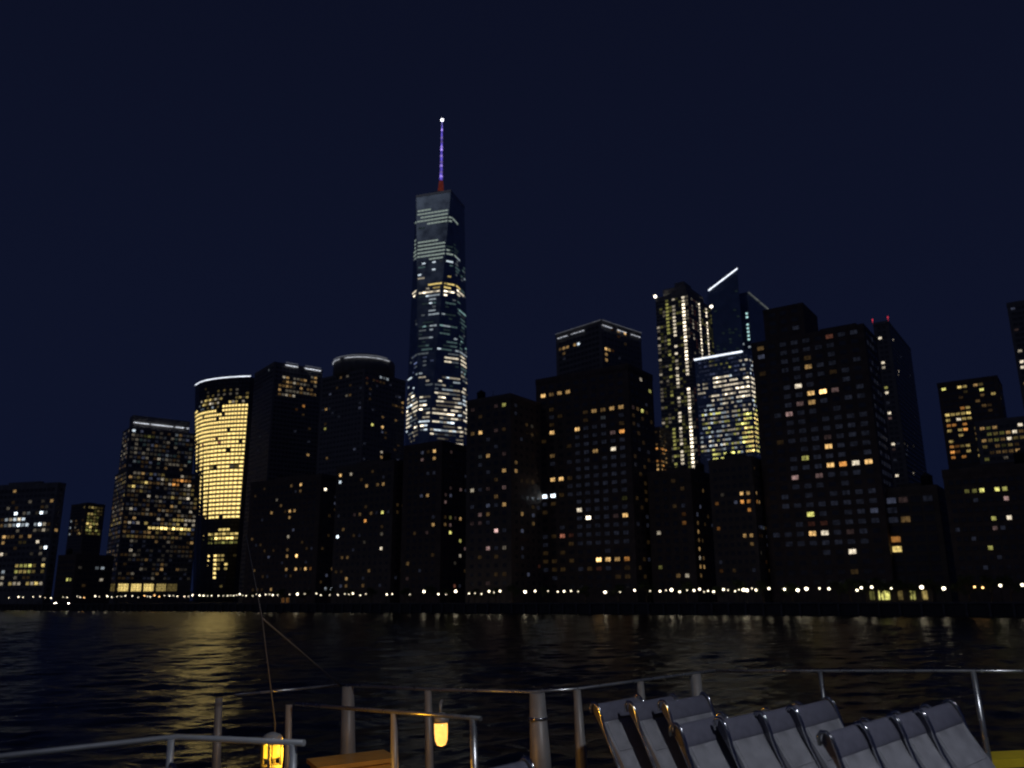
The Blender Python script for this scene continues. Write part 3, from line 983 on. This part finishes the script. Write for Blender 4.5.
simple('apartment_block', 'low dark block with a dotted row of yellow windows at the right edge', 'building',
       950, 1052, 1070, 530, 228, 466, M_brick, 1.9, 2.7, 1.15, 1.1, [(966, 485, 989, 494, .8, 'y', 3), (993, 481, 1010, 490, .7, 'y', 3), (945, 480, 1024, 575, .04, 's', 1)],
       [(1007, 502, 'p', 3), (1007, 513, 'n', 4), (996, 518, 'y', 3), (997, 528, 'p', 2), (987, 552, 'y', 3), (952, 528, 's', 1), (1000, 560, 's', 1)], dr=25, group=APT)

# ------------------------------------------------------------------ promenade lamps
M_post = surf('lamp_post_paint', (0.03, 0.035, 0.035), 0.5, 0.4)
LAMP = [(10, 597, 3), (19.5, 597, 4), (24, 597, 3), (34, 597, 3), (41, 602, 3), (52, 597, 4), (68, 597, 3), (81, 597, 3), (85, 597, 2), (96, 597, 4), (108, 597, 4), (112.5, 597, 3), (126, 597, 3), (133, 597, 3), (145, 595, 3), (151, 597, 3), (155, 596, 3),
        (160, 597, 3), (170, 597, 3), (178, 597, 3), (185, 597, 3), (193, 597, 4), (200, 597, 4), (204, 596, 4), (212, 597, 3), (219, 596, 3), (228, 597, 3), (234, 598, 3), (240, 597, 4), (246.5, 597, 3), (260, 597, 4), (266, 597, 3), (273, 597, 4), (297.6, 595, 5),
        (316.6, 595, 3), (321, 595, 3), (338, 594, 3), (345, 594, 2), (353, 594, 4), (360.5, 593, 3), (387, 593.5, 4), (392.4, 593, 3), (424, 593, 5), (438.5, 593, 4), (455.6, 593, 5), (469, 593, 3), (481.5, 593, 3), (489, 592, 4), (500, 592, 4), (525, 592, 5), (535, 591, 4),
        (557.7, 591, 3), (564, 591, 4), (571, 591, 3), (605, 590, 5), (634.6, 590, 4), (660, 588, 4), (671.5, 589.6, 5), (679.6, 589, 4), (694, 588, 4), (699.6, 587, 4), (708, 587, 3), (713.5, 587, 4), (723.5, 586, 4), (735, 586, 3), (743.5, 587, 5), (747, 587, 5), (756, 585, 4), (769, 585, 4),
        (784.6, 584.6, 4), (797.7, 585, 5), (806.5, 585, 5), (819.6, 586, 3), (829, 585, 4), (857, 584, 4), (861.5, 581, 4), (872, 583, 4), (891.5, 582, 3), (922, 581, 5), (944, 581, 5), (975, 578, 3), (983, 578, 4), (1001, 578, 4), (1023, 578, 4)]
globes = {l: glow('lamp_globe_%d' % l, (1.0, .88, .62), {2: 2.0, 3: 3.2, 4: 4.8, 5: 7.0}[l], 0, sample='AUTO') for l in (2, 3, 4, 5)}
gold_globe = glow('lamp_globe_amber', (1.0, .55, .2), 4.0, 0, sample='AUTO')
post_me = MB()
post_me.lathe([(.22, 0), (.22, .25), (.12, .45), (.075, .6), (.055, 3.55), (.11, 3.6), (.11, 3.68)], 10)
post_mesh = post_me.mesh('post', M_post)
globe_mesh = {}
for k_, g_ in list(globes.items()) + [('amber', gold_globe)]:
    q = MB()
    r_ = {2: .21, 3: .25, 4: .32, 5: .42}.get(k_, .26)
    q.lathe([(r_ * math.sin(rad(a)) + .01, r_ - r_ * math.cos(rad(a))) for a in range(10, 180, 20)], 12)
    globe_mesh[k_] = q.mesh('globe', g_)
cap_me = MB()
cap_me.lathe([(.16, 0), (.12, .06), (.03, .14)], 10)
cap_mesh = cap_me.mesh('cap', M_post)
SECT = [(58, 'below the low office block at the far left'), (104, 'below the dull yellow block'), (193, 'at the foot of the stepped tower'), (250, 'below the golden curved tower'), (325, 'below the square dark tower'), (412, 'below the round drum tower'),
        (476, 'below the tallest skyscraper'), (540, 'left of the widest apartment tower'), (652, 'below the widest apartment tower'), (715, 'below the light-string tower'), (775, 'below the slanting white roof line'), (882, 'below the big right-hand apartment tower'), (1100, 'at the right end of the quay')]
ORD = ['first', 'second', 'third', 'fourth', 'fifth', 'sixth', 'seventh', 'eighth', 'ninth', 'tenth', 'eleventh', 'twelfth', 'thirteenth', 'fourteenth', 'fifteenth', 'sixteenth', 'seventeenth', 'eighteenth', 'nineteenth', 'twentieth', 'twenty-first', 'twenty-second', 'twenty-third', 'twenty-fourth', 'twenty-fifth', 'twenty-sixth']
cnt = {}
LAMP += [(x, 597, 2) for x in (46, 64, 78, 100, 118, 122, 139, 148, 165, 174, 189, 208, 224, 231, 237, 243, 253, 257, 270, 278, 290, 305, 330, 349, 366, 410, 446, 475, 494, 548, 578, 620, 650, 666, 687, 704, 728, 739, 752)]
LAMP.sort()
for (x, y, l) in LAMP:
    # lamps stand in two rows on the promenade
    p = quay_at(x, 5.0 if R.random() < .7 else 9.0)
    sec = next(s for (lim, s) in SECT if x < lim)
    i = cnt.get(sec, 0)
    cnt[sec] = i + 1
    amber = x in (975, 983, 145, 155, 160, 85)
    lab = '%s globe lamp, %s from left %s' % ('amber' if amber else 'white', ORD[i], sec)
    t = thing('promenade_lamp', lab, 'street lamp', (p.x, p.y, QZ + .03), 'lamps along the promenade')
    t.scale = (1, 1, R.uniform(.86, 1.1))
    for nm, me, z in (('post', post_mesh, 0), ('globe', globe_mesh['amber' if amber else l], 3.66), ('cap', cap_mesh, 3.64 + 2 * (.26 if amber else {2: .21, 3: .25, 4: .32, 5: .42}[l]))):
        o = bpy.data.objects.new(nm, me)
        COL.objects.link(o)
        o.parent = t
        o.location = (0, 0, z)

# ------------------------------------------------------------------ promenade trees
M_bark = surf('bark', (0.10, 0.075, 0.055), 0.9, 0, 0.3, 6)
M_leaf = surf('leaves', (0.055, 0.085, 0.03), 0.7, 0, 0.35, 0.8)
tree_protos = []
for v in range(3):
    rr = random.Random(50 + v)
    tr = MB()
    tr.tube([(0, 0, -.1), (.05, .03, 1.4), (.0, .1, 2.8), (.12, .0, 4.6)], [.17, .13, .10, .05], 8)
    tips = []
    for k in range(7):
        a = k * .9 + rr.random()
        zz_ = 1.9 + .35 * k
        e = Vector((math.cos(a) * (2.2 - .15 * k), math.sin(a) * (2.2 - .15 * k), zz_ + 1.3 + rr.random()))
        tr.tube([(0, .05, zz_), (e.x * .5, e.y * .5, zz_ + .75), e], [.07, .05, .02], 6)
        tips += [e, e * .7 + Vector((0, 0, zz_ * .35))]
    tips += [Vector((.1, 0, 5.4)), Vector((.2, .3, 4.7)), Vector((-.4, -.2, 4.9))]
    cr = MB()
    for tp in tips:
        cr_r = .7 + .5 * rr.random()
        for q in range(70):
            d = Vector((rr.gauss(0, 1), rr.gauss(0, 1), rr.gauss(0, .8)))
            d = d.normalized() * cr_r * rr.random() ** .5
            c_ = tp + d
            n1 = Vector((rr.gauss(0, 1), rr.gauss(0, 1), rr.gauss(0, 1))).normalized()
            n2 = n1.cross(Vector((rr.gauss(0, 1), rr.gauss(0, 1), 1))).normalized()
            s_ = .10 + .09 * rr.random()
            cr.face([cr.v(c_ + n1 * s_), cr.v(c_ + n2 * s_ * .6), cr.v(c_ - n1 * s_), cr.v(c_ - n2 * s_ * .6)])
    tree_protos.append((tr.mesh('trunk', M_bark), cr.mesh('crown', M_leaf)))
cnt = {}
TREES = [46, 62, 90, 118, 140, 165, 189, 208, 225, 254, 281, 306, 329, 349, 372, 405, 431, 448, 474, 496, 513, 546, 585, 618, 646, 686, 717, 739, 763, 792, 838, 850, 866, 880, 897, 912, 932, 958, 968, 991, 1010]
for x in TREES:
    p = quay_at(x, 12.0 + 3 * R.random())
    sec = next(s for (lim, s) in SECT if x < lim)
    i = cnt.get(sec, 0)
    cnt[sec] = i + 1
    t = thing('promenade_tree', 'dark leafy tree, %s from left %s' % (ORD[i], sec), 'tree', (p.x, p.y, QZ + .03), 'trees along the promenade', (0, 0, R.random() * 6))
    sc = .8 + .35 * R.random()
    t.scale = (sc * 1.05, sc * 1.05, sc)
    a, c_ = R.choice(tree_protos)
    for nm, me in (('trunk', a), ('crown', c_)):
        o = bpy.data.objects.new(nm, me)
        COL.objects.link(o)
        o.parent = t

# ------------------------------------------------------------------ pavilion, kiosk, cars on the quay
p = quay_at(897, 22, 580)
t = thing('pavilion', 'low pavilion with yellow lit openings at the quay near the right end', 'pavilion', (p.x, p.y, QZ + .03), None, (0, 0, -GRID))
m = MB()
m.box((0, 3, 2.0), (17, 6, 4.0))
m.build('wall', M_tan, t)
m = MB()
m.box((0, 2.6, 4.25), (18.4, 7.6, .45))
m.build('roof', M_roof, t)
for i, (x, c_, l) in enumerate(((-7, 'y', 2), (-4.6, 'y', 4), (-3.0, 'y', 4), (.4, 'g', 2), (3.6, 'y', 3), (6.6, 'g', 3))):
    m = MB()
    m.box((x, -.04, 2.1), (1.3, .12, 2.4))
    m.build('window', wmat(c_, l), t)
p = quay_at(286, 16, 590)
t = thing('kiosk', 'small kiosk with an orange lit front on the quay below the square dark tower', 'kiosk', (p.x, p.y, QZ + .03), None, (0, 0, -GRID))
m = MB()
m.box((0, 1.4, 1.5), (6, 2.8, 3.0))
m.build('wall', M_concrete, t)
m = MB()
m.box((0, 1.1, 3.15), (6.8, 4.0, .25))
m.build('roof', M_roof, t)
for x, l in ((-1.6, 2), (1.5, 2)):
    m = MB()
    m.box((x, -.04, 1.6), (1.7, .1, 1.9))
    m.build('window', wmat('a', l), t)

M_car = surf('car_paint', (0.05, 0.055, 0.07), 0.25, 0.3, 0.1)
M_tyre = surf('tyre_rubber', (0.02, 0.02, 0.02), 0.9)
hl = glow('headlight', (1.0, .80, .70), 45, 0, sample='AUTO')
tl = glow('tail_light', (1.0, .06, .05), 1.5, 0)
car = None
for i, (x, lab) in enumerate(((60, 'dark car facing the river with glaring headlights, nearer the far left'), (73, 'dark car facing the river with glaring headlights, nearer the stepped tower'))):
    p = quay_at(x, 3.2, 599)
    if car is None:
        car = thing('parked_car', lab, 'car', (p.x, p.y, QZ + .03), 'cars on the quay', (0, 0, -GRID))
        m = MB()
        prof = [(-2.1, .35), (-2.15, .75), (-1.2, .95), (-.55, 1.42), (.9, 1.45), (1.55, 1.0), (2.1, .92), (2.12, .38)]
        L_ = [m.v((-.86, y_, z_)) for y_, z_ in prof]
        Rr = [m.v((.86, y_, z_)) for y_, z_ in prof]
        m.face(L_)
        m.face(Rr[::-1])
        for k in range(len(prof)):
            j = (k + 1) % len(prof)
            m.face([L_[k], L_[j], Rr[j], Rr[k]])
        m.build('body', M_car, car)
        for sx in (-1, 1):
            m = MB()
            m.lathe([(.05, 0), (.16, .02), (.17, .08), (.05, .1)], 12)
            o = m.build('headlight', hl, car, (sx * .62, -2.13, .66))
            o.rotation_euler = (math.pi / 2, 0, 0)
            for sy in (-1.35, 1.35):
                m = MB()
                m.lathe([(.2, -.1), (.32, -.09), (.33, .09), (.2, .1)], 16)
                o = m.build('wheel', M_tyre, car, (sx * .8, sy, .33))
                o.rotation_euler = (0, math.pi / 2, 0)
        c0 = car
    else:
        c1 = copy_tree(c0)
        c1.location = (p.x, p.y, QZ + .03)
        c1['label'] = lab
exec_boat = True

# ------------------------------------------------------------------ the boat we stand on
TILT = 0.040
DECK = 1.77                                   # eye above deck
BO = Vector((0, 0, EYE.z - DECK))
BX, BY, BZ = Vector((1, 0, TILT)).normalized(), Vector((0, 1, 0)), Vector((-TILT, 0, 1)).normalized()
BROT = Matrix((BX, BY, BZ)).transposed()


def bpos(u, v, w):
    return BO + BX * u + BY * v + BZ * w


def onw(px, py, w):
    """(u, v) on the boat at height w above the deck, along the line of sight px, py"""
    d = ray(px, py)
    o = EYE - BO
    t = (w - o.dot(BZ)) / d.dot(BZ)
    q = o + d * t
    return Vector((q.dot(BX), q.dot(BY)))


def bthing(name, label, cat, u, v, w=0.0, yaw=0.0, group=None):
    o = thing(name, label, cat, bpos(u, v, w), group)
    o.rotation_euler = (BROT @ Matrix.Rotation(yaw, 3, 'Z')).to_euler()
    return o


M_rail = surf('rail_steel', (0.42, 0.43, 0.45), 0.28, 0.85, 0.15, 6)
M_grey = surf('grey_paint', (0.21, 0.20, 0.20), 0.45, 0.1, 0.2, 5, 0.002)
M_rail_lit = surf('highlit_rail_steel', (0.62, 0.64, 0.68), 0.34, 0.55, 0.1, 6)  # lighter copy of the rail steel, bluish highlight put into its colour
M_deckp = surf('deck_paint', (0.07, 0.08, 0.09), 0.8, 0, 0.3, 4, 0.003)
M_chrome = surf('chrome_tube', (0.55, 0.56, 0.59), 0.12, 1.0, 0.05, 8)
M_seat = surf('grey_seat_vinyl', (0.24, 0.24, 0.275), 0.5, 0, 0.30, 7, 0.003)
M_head = surf('shaded_headrest_vinyl', (0.11, 0.11, 0.15), 0.42, 0, 0.12, 22, 0.001)  # darker than the seat vinyl; the bolster's shade is put into its colour
M_wood = surf('varnished_wood', (0.62, 0.30, 0.05), 0.4, 0, 0.3, 3, 0.001)
M_yel = surf('yellow_paint', (0.62, 0.46, 0.02), 0.5, 0, 0.15, 8)

# deck and hull
rail_px = [(235, 695), (340, 685), (430, 689.5), (531, 692), (577, 689), (640, 680.5), (696, 673), (715, 671), (820, 671), (973, 671), (1060, 671.5)]
RW = 1.06
rail_uv = [onw(x, y, RW) for x, y in rail_px]
outline = [p + (p - Vector((0, 4))).normalized() * .16 for p in rail_uv[1:]]
outline = [Vector((-4.6, -9)), Vector((-4.6, 5.2))] + [Vector((outline[0].x - .4, outline[0].y))] + outline + [Vector((outline[-1].x + .3, -9))]
m = MB()
pts = [(p.x, p.y) for p in outline]
m.prism(pts[::-1], -.12, 0)
dk = m.build('deck', M_deckp)
dk.matrix_world = Matrix.Translation(BO) @ BROT.to_4x4()
dk['kind'] = 'structure'
m = MB()
cen = sum(outline, Vector((0, 0))) / len(outline)
low = [(cen + (p - cen) * .9) for p in outline]
m.prism([(p.x, p.y) for p in low][::-1], -3.6, -.124, pts[::-1])
hl_ = m.build('ferry_hull', surf('hull_paint', (.5, .5, .5), .5))
hl_.matrix_world = Matrix.Translation(BO) @ BROT.to_4x4()
tag(hl_, 'white hull of the ferry beneath the open deck', 'boat hull')


def railing(name, label, uvs, posts, w=RW, r=.0125, group='deck railings', rail=None):
    u0 = uvs[0]
    t = bthing(name, label, 'railing', u0.x, u0.y, 0)
    t['group'] = group
    m = MB()
    L3 = [Vector((p.x - u0.x, p.y - u0.y, w)) for p in uvs]
    m.tube(L3, r, 10)
    m.build('handrail', rail or M_rail, t)
    for (p, r0, r1, mat) in posts:
        m = MB()
        x, y = p.x - u0.x, p.y - u0.y
        m.tube([(x, y, 0), (x, y, .02), (x, y, .025), (x, y, w * .5), (x, y, w - r * .6)], [r1 * 2, r1 * 2, r1, (r0 + r1) / 2, r0], 12)
        m.build('post', mat, t)
    return t


def up(px, py, w=RW):
    return onw(px, py, w)


# outer rail: left section, stern section, right section
railing('deck_railing', 'outer rail section on the left, between the slatted post and the corner post', rail_uv[0:2],
        [(up(219, 697), .030, .045, M_grey)])
railing('deck_railing', 'curved outer rail behind the orange lamp and the first seats', rail_uv[1:8],
        [(up(348, 685.5), .055, .085, M_grey), (up(428, 689.5), .030, .038, M_grey), (up(537, 692), .058, .105, M_grey), (up(577, 689), .028, .062, M_grey), (up(640, 680.5), .030, .034, M_grey), (up(695, 673), .050, .054, M_grey)])
railing('deck_railing', 'long straight outer rail on the right behind the rows of seats', rail_uv[7:],
        [(up(820, 671.3), .016, .02, M_rail), (up(973, 671.3), .020, .026, M_rail)])
# band on the stout post
pp = up(537, 692)
t = bthing('post_collar', 'bright steel band clamped round the stoutest rail post', 'collar', pp.x, pp.y, RW - .20)
m = MB()
m.lathe([(.072, 0), (.076, .004), (.076, .018), (.072, .022)], 20)
m.build('band', M_chrome, t)

# near stair rail at lower left
a, b_, c_ = up(-40, 761), up(176, 737), up(304, 743)
t = railing('stair_railing', 'nearest handrail crossing the lower left corner of the deck', [a, b_, c_], [(up(171, 738), .020, .020, M_rail_lit), (up(293, 742.5), .022, .022, M_rail_lit)], r=.0165, rail=M_rail_lit)
# inner rail
a, b_, c_ = up(296, 704), up(395, 712), up(481, 718.5)
railing('inner_railing', 'short inner handrail beside the glowing orange lamp', [a, b_, c_], [(up(289, 703.5), .026, .026, M_grey), (up(394, 712), .022, .034, M_grey), (up(473, 718), .022, .022, M_rail)], r=.0135)

# flagstaff with its stay
f0 = up(277, 727, .95)
t = bthing('flagstaff', 'thin leaning flagstaff with a taut stay to the corner of the rail', 'flagstaff', f0.x, f0.y, 0)
top = ray(249, 548).normalized()
s0 = bpos(f0.x, f0.y, .95)
Dst = f0.y
pA = EYE + ray(275, 722) * (Dst / ray(275, 722).y)
pB = EYE + ray(262, 618) * (Dst / ray(262, 618).y)
pC = EYE + ray(246, 535) * (Dst / ray(246, 535).y)
inv = (Matrix.Translation(t.location) @ t.rotation_euler.to_matrix().to_4x4()).inverted()
m = MB()
m.tube([(0, 0, 0), inv @ pA, inv @ pB, inv @ pC], [.012, .007, .005, .003], 8)
m.build('staff', surf('staff_paint', (.035, .035, .045), .5), t)
cr_ = bpos(rail_uv[1].x, rail_uv[1].y, RW)
m = MB()
m.tube([inv @ pB, inv @ cr_], .006, 6)
m.build('stay', surf('grey_rope', (.08, .08, .09), .8), t)

# orange lamp on its bracket, below the inner rail
lp = EYE + ray(441, 732) * (6.25 / ray(441, 732).y)
orange = glow('orange_lamp_glass', (1.0, .46, .09), 1.9, .15, 20, sample='AUTO')
t = tag(bpy.data.objects.new('deck_lamp', None), 'glowing orange jar lamp hanging below the inner handrail', 'lamp')
COL.objects.link(t)
t.location = lp
t.rotation_euler = BROT.to_euler()
m = MB()
m.lathe([(.012, -.092), (.030, -.085), (.043, -.055), (.047, .0), (.047, .055), (.040, .06)], 16)
m.build('glass', orange, t)
m = MB()
m.lathe([(.056, .062), (.060, .07), (.060, .10), (.03, .125), (.012, .13)], 16)
m.tube([(0, 0, .12), (0, 0, .17), (.0, .03, .19), (0, .16, .19)], .010, 8)
m.build('cap', M_grey, t)

def bulb(name, par, loc, col, e):
    l = bpy.data.lights.new(name, 'POINT')
    l.energy = e
    l.color = col
    l.shadow_soft_size = .045
    o = bpy.data.objects.new(name, l)
    COL.objects.link(o)
    o.parent = par
    o.location = loc


bulb('bulb', t, (0, 0, -.15), (1.0, .40, .03), 1.1)

# lantern group on the left post: white hood, yellow panes
lq = EYE + ray(272, 745) * (5.3 / ray(272, 745).y)
t = tag(bpy.data.objects.new('stern_lantern', None), 'grey hooded lantern with yellow glowing panes behind the nearest handrail', 'lamp')
COL.objects.link(t)
t.location = lq
t.rotation_euler = BROT.to_euler()
yell = glow('yellow_lamp_glass', (1.0, .52, .025), 1.7, .2, 15, sample='AUTO')
m = MB()
m.lathe([(.10, .035), (.105, .041), (.10, .05), (.075, .08), (.035, .095), (.012, .10)], 20)
m.build('hood', surf('grey_enamel', (.24, .24, .25), .4), t)
for k in range(4):
    a0 = rad(45 + 90 * k)
    m = MB()
    m.box((.066 * math.cos(a0), .066 * math.sin(a0), -.045), (.056, .010, .10), a0 + math.pi / 2)
    m.build('pane', yell, t)
m = MB()
for k in range(4):
    a0 = rad(90 * k)
    m.box((.088 * math.cos(a0), .088 * math.sin(a0), -.06), (.024, .024, .188), a0)
m.lathe([(.095, -.19), (.10, -.18), (.10, -.158), (.09, -.155)], 20)
m.tube([(0, 0, -.19), (0, 0, -.9)], .02, 10)
m.build('cage', M_frame, t)

bulb('bulb', t, (.16, 0, -.06), (1.0, .45, .02), 20.0)

t.scale = (.62, .62, .72)

# wooden locker lit by the lamps
l0 = onw(352, 757, .52)
t = bthing('deck_locker', 'wooden locker with slatted lid catching the orange lamp light', 'locker', l0.x, l0.y, 0, rad(24))
m = MB()
m.box((0, 0, .25), (.62, .42, .44))
m.build('body', M_wood, t)
m = MB()
for k in range(5):
    m.box((0, -.19 + k * .095, .495), (.68, .085, .035))
m.build('lid', M_wood, t)
m = MB()
m.tube([(-.06, -.215, .40), (-.06, -.245, .40), (.06, -.245, .40), (.06, -.215, .40)], .008, 6)
m.build('handle', M_chrome, t)

# yellow locker at right
l1 = onw(1022, 747, .48)
t = bthing('deck_locker', 'yellow topped locker standing by the right rail post', 'locker', l1.x + .05, l1.y, 0, 0)
m = MB()
m.box((0, 0, .185), (.80, .27, .36))
m.build('body', M_grey, t)
m = MB()
m.box((0, 0, .40), (.84, .30, .06))
m.build('lid', M_yel, t)
m = MB()
m.tube([(-.08, -.13, .28), (-.08, -.17, .28), (.08, -.17, .28), (.08, -.13, .28)], .008, 6)
m.build('handle', M_chrome, t)

# ------------------------------------------------------------------ seats
REC = rad(28)
SWID = .465


def sweep(prof, w0, w1, mb, closed=True, smooth=True):
    """extrude a side profile [(y, z)] across x from w0 to w1"""
    A = [mb.v((w0, y, z)) for y, z in prof]
    B = [mb.v((w1, y, z)) for y, z in prof]
    n = len(prof)
    for i in range(n if closed else n - 1):
        f = mb.face([A[i], A[(i + 1) % n], B[(i + 1) % n], B[i]])
        if f and smooth:
            f.smooth = True
    mb.face(A[::-1])
    mb.face(B)


def thick(center, th):
    """closed profile round a centre line"""
    L, Rr = [], []
    for i, p in enumerate(center):
        a = Vector(center[max(i - 1, 0)])
        c = Vector(center[min(i + 1, len(center) - 1)])
        d = (c - a).normalized()
        n = Vector((-d.y, d.x))
        h = th[i] / 2 if isinstance(th, (list, tuple)) else th / 2
        L.append(Vector(p) + n * h)
        Rr.append(Vector(p) - n * h)
    return L + Rr[::-1]


def bevel(o, wdt=.008):
    md = o.modifiers.new('edge', 'BEVEL')
    md.width = wdt
    md.segments = 2
    md.limit_method = 'ANGLE'
    md.angle_limit = rad(50)


def make_seat():
    """seat looks towards +y, reclined back; origin on the deck below the top of the back"""
    t = bpy.data.objects.new('passenger_chair', None)
    COL.objects.link(t)
    s, c = math.sin(REC), math.cos(REC)
    def bk(l, off=0.0):       # l metres down the back from its top, off metres forward of its plane
        return (s * l + off * c, 1.0 - c * l + off * s)
    m = MB()
    center = [bk(.10), bk(.2), bk(.35, .01), bk(.48, .012), bk(.60, .004)]
    sweep(thick(center, .045), -SWID / 2, SWID / 2, m)
    for sx in (-1, 1):      # welt piping down both edges
        m.tube([(sx * (SWID / 2 - .028), *bk(l, .024 + .006 * (l > .3))) for l in (.13, .22, .33)], .0045, 6)
    m.tube([(x, *bk(.335, .033)) for x in (-SWID / 2 + .03, 0, SWID / 2 - .03)], .0045, 6)
    bevel(m.build('backrest', M_seat, t))
    m = MB()                  # rolled headrest bolster
    pr = [bk(.02, -.035), bk(-.012, -.005), bk(-.010, .018), bk(.006, .028), bk(.045, .034), bk(.10, .032), bk(.128, .025), bk(.13, .0), bk(.10, -.03)]
    sweep(pr, -SWID / 2, SWID / 2, m)
    bevel(m.build('headrest', M_head, t), .012)
    m = MB()
    q = bk(.60)
    sweep([(q[0] - .02, .47), (q[0] + .0, .40), (q[0] + .38, .42), (q[0] + .45, .44), (q[0] + .46, .475), (q[0] + .42, .50), (q[0] + .2, .48)], -SWID / 2, SWID / 2, m)
    bevel(m.build('seat_cushion', M_seat, t), .012)
    for sx in (-1, 1):
        x = sx * (SWID / 2 + .011)
        m = MB()
        pth = [bk(.03, -.04), bk(-.01, -.022), bk(-.022, .008), bk(-.010, .030), bk(.03, .042), bk(.09, .032), bk(.15, .016), bk(.23, .002), bk(.4, -.004), bk(.58, -.006), (q[0] + .08, .41), (q[0] + .2, .395), (q[0] + .42, .41)]
        m.tube([(x, y, z) for y, z in pth], .0115, 8)
        m.build('side_tube', M_chrome, t)
    m = MB()
    m.tube([(0, q[0] + .18, 0), (0, q[0] + .18, .02), (0, q[0] + .18, .025), (0, q[0] + .18, .41)], [.13, .13, .035, .035], 14)
    m.build('pedestal', M_steel, t)
    return t


SEATS = [
    (615, 698, 'first row, leftmost, its chrome edge catching orange light'),
    (650, 697, 'first row, second seat right of the stout rail post'),
    (682, 696, 'first row, third seat beyond the pale headrest of the middle row'),
    (697, 717, 'middle row, nearest seat with the lit headrest at its left end'),
    (741, 712, 'middle row, second seat from the left'),
    (777, 706, 'middle row, third seat from the left'),
    (808, 701, 'middle row, last seat below the thin rail post'),
    (843, 724, 'nearest row on the right, first seat from the left'),
    (876, 716, 'nearest row on the right, second seat from the left'),
    (907, 709, 'nearest row on the right, third seat from the left'),
    (932, 704, 'nearest row on the right, last seat by the yellow locker'),
    (486, 765, 'only its top showing below the orange lamp'),
    (122, 771, 'only its top showing below the nearest handrail'),
]
ROWDIR = math.atan2(.62, .68)
proto = make_seat()
for i, (x, y, lab) in enumerate(SEATS):
    o = proto if i == 0 else copy_tree(proto)
    p = onw(x, y, 1.03)
    o.location = bpos(p.x, p.y, 0)
    # the row runs along local -x .. +x, the seat faces right and towards us
    yaw = ROWDIR + math.pi + R.uniform(-.035, .035)
    o.rotation_euler = (BROT @ Matrix.Rotation(yaw, 3, 'Z')).to_euler()
    tag(o, 'grey seat, ' + lab, 'chair', 'deck chairs in rows')
    print('SEAT', i, [round(v, 2) for v in p])

# ------------------------------------------------------------------ deck floodlight behind us
t = bthing('floodlight', 'white deck floodlight on a mast behind the seats', 'lamp', 3.6, .8, 0)
m = MB()
m.tube([(0, 0, 0), (0, 0, 5.6)], [.06, .045], 12)
m.build('mast', M_grey, t)
m = MB()
m.box((0, .12, 5.65), (.42, .22, .16))
m.build('housing', M_grey, t)
m = MB()
m.box((0, .235, 5.63), (.36, .012, .12))
m.build('lens', glow('flood_lens', (.92, .96, 1.0), 30, 0, sample='NONE'), t)
ld = bpy.data.lights.new('flood_lamp', 'SPOT')
ld.energy = 520
ld.color = (.90, .94, 1.0)
ld.shadow_soft_size = .12
ld.spot_size = rad(155)
ld.spot_blend = .6
lo_ = bpy.data.objects.new('flood_lamp', ld)
COL.objects.link(lo_)
lo_.location = bpos(3.4, 1.1, 5.6)
aim = bpos(1.9, 5.6, .5) - lo_.location
lo_.rotation_euler = aim.to_track_quat('-Z', 'Y').to_euler()

# ------------------------------------------------------------------ night sky
wd = bpy.data.worlds.new('World')
S.world = wd
wd.use_nodes = True
nt = wd.node_tree
bg = nt.nodes['Background']
sky = nt.nodes.new('ShaderNodeTexSky')
sky.sky_type = 'NISHITA'
sky.sun_disc = False
sky.sun_elevation = rad(-4)
sky.sun_rotation = rad(200)
nt.links.new(sky.outputs['Color'], bg.inputs['Color'])
bg.inputs['Strength'].default_value = 0.05
bg2 = nt.nodes.new('ShaderNodeBackground')
tc = nt.nodes.new('ShaderNodeTexCoord')
sx = nt.nodes.new('ShaderNodeSeparateXYZ')
nt.links.new(tc.outputs['Generated'], sx.inputs['Vector'])
rp = nt.nodes.new('ShaderNodeValToRGB')
rp.color_ramp.elements[0].position = 0.0
rp.color_ramp.elements[0].color = (.0040, .0068, .0235, 1)
rp.color_ramp.elements[1].position = 0.75
rp.color_ramp.elements[1].color = (.0030, .0042, .0140, 1)
nt.links.new(sx.outputs['Z'], rp.inputs['Fac'])
nt.links.new(rp.outputs['Color'], bg2.inputs['Color'])
bg2.inputs['Strength'].default_value = 1.0
ad = nt.nodes.new('ShaderNodeAddShader')
nt.links.new(bg.outputs['Background'], ad.inputs[0])
nt.links.new(bg2.outputs['Background'], ad.inputs[1])
nt.links.new(ad.outputs['Shader'], nt.nodes['World Output'].inputs['Surface'])
sd = bpy.data.lights.new('wall_fill_sun', 'SUN')  # weak sun lamp added to lift the dark walls
sd.energy = .016
sd.angle = rad(.5)
sd.color = (.85, .9, 1.0)
so = bpy.data.objects.new('wall_fill_sun', sd)
COL.objects.link(so)
so.rotation_euler = (rad(55), 0, rad(-50))

S.view_settings.view_transform = 'Standard'
S.view_settings.look = 'None'
S.view_settings.exposure = 0
S.view_settings.gamma = 1
S.render.engine = 'CYCLES'
S.cycles.max_bounces = 5
S.cycles.glossy_bounces = 3
S.cycles.transparent_max_bounces = 4
S.cycles.caustics_reflective = True
S.cycles.use_denoising = True
S.cycles.filter_width = 1.9
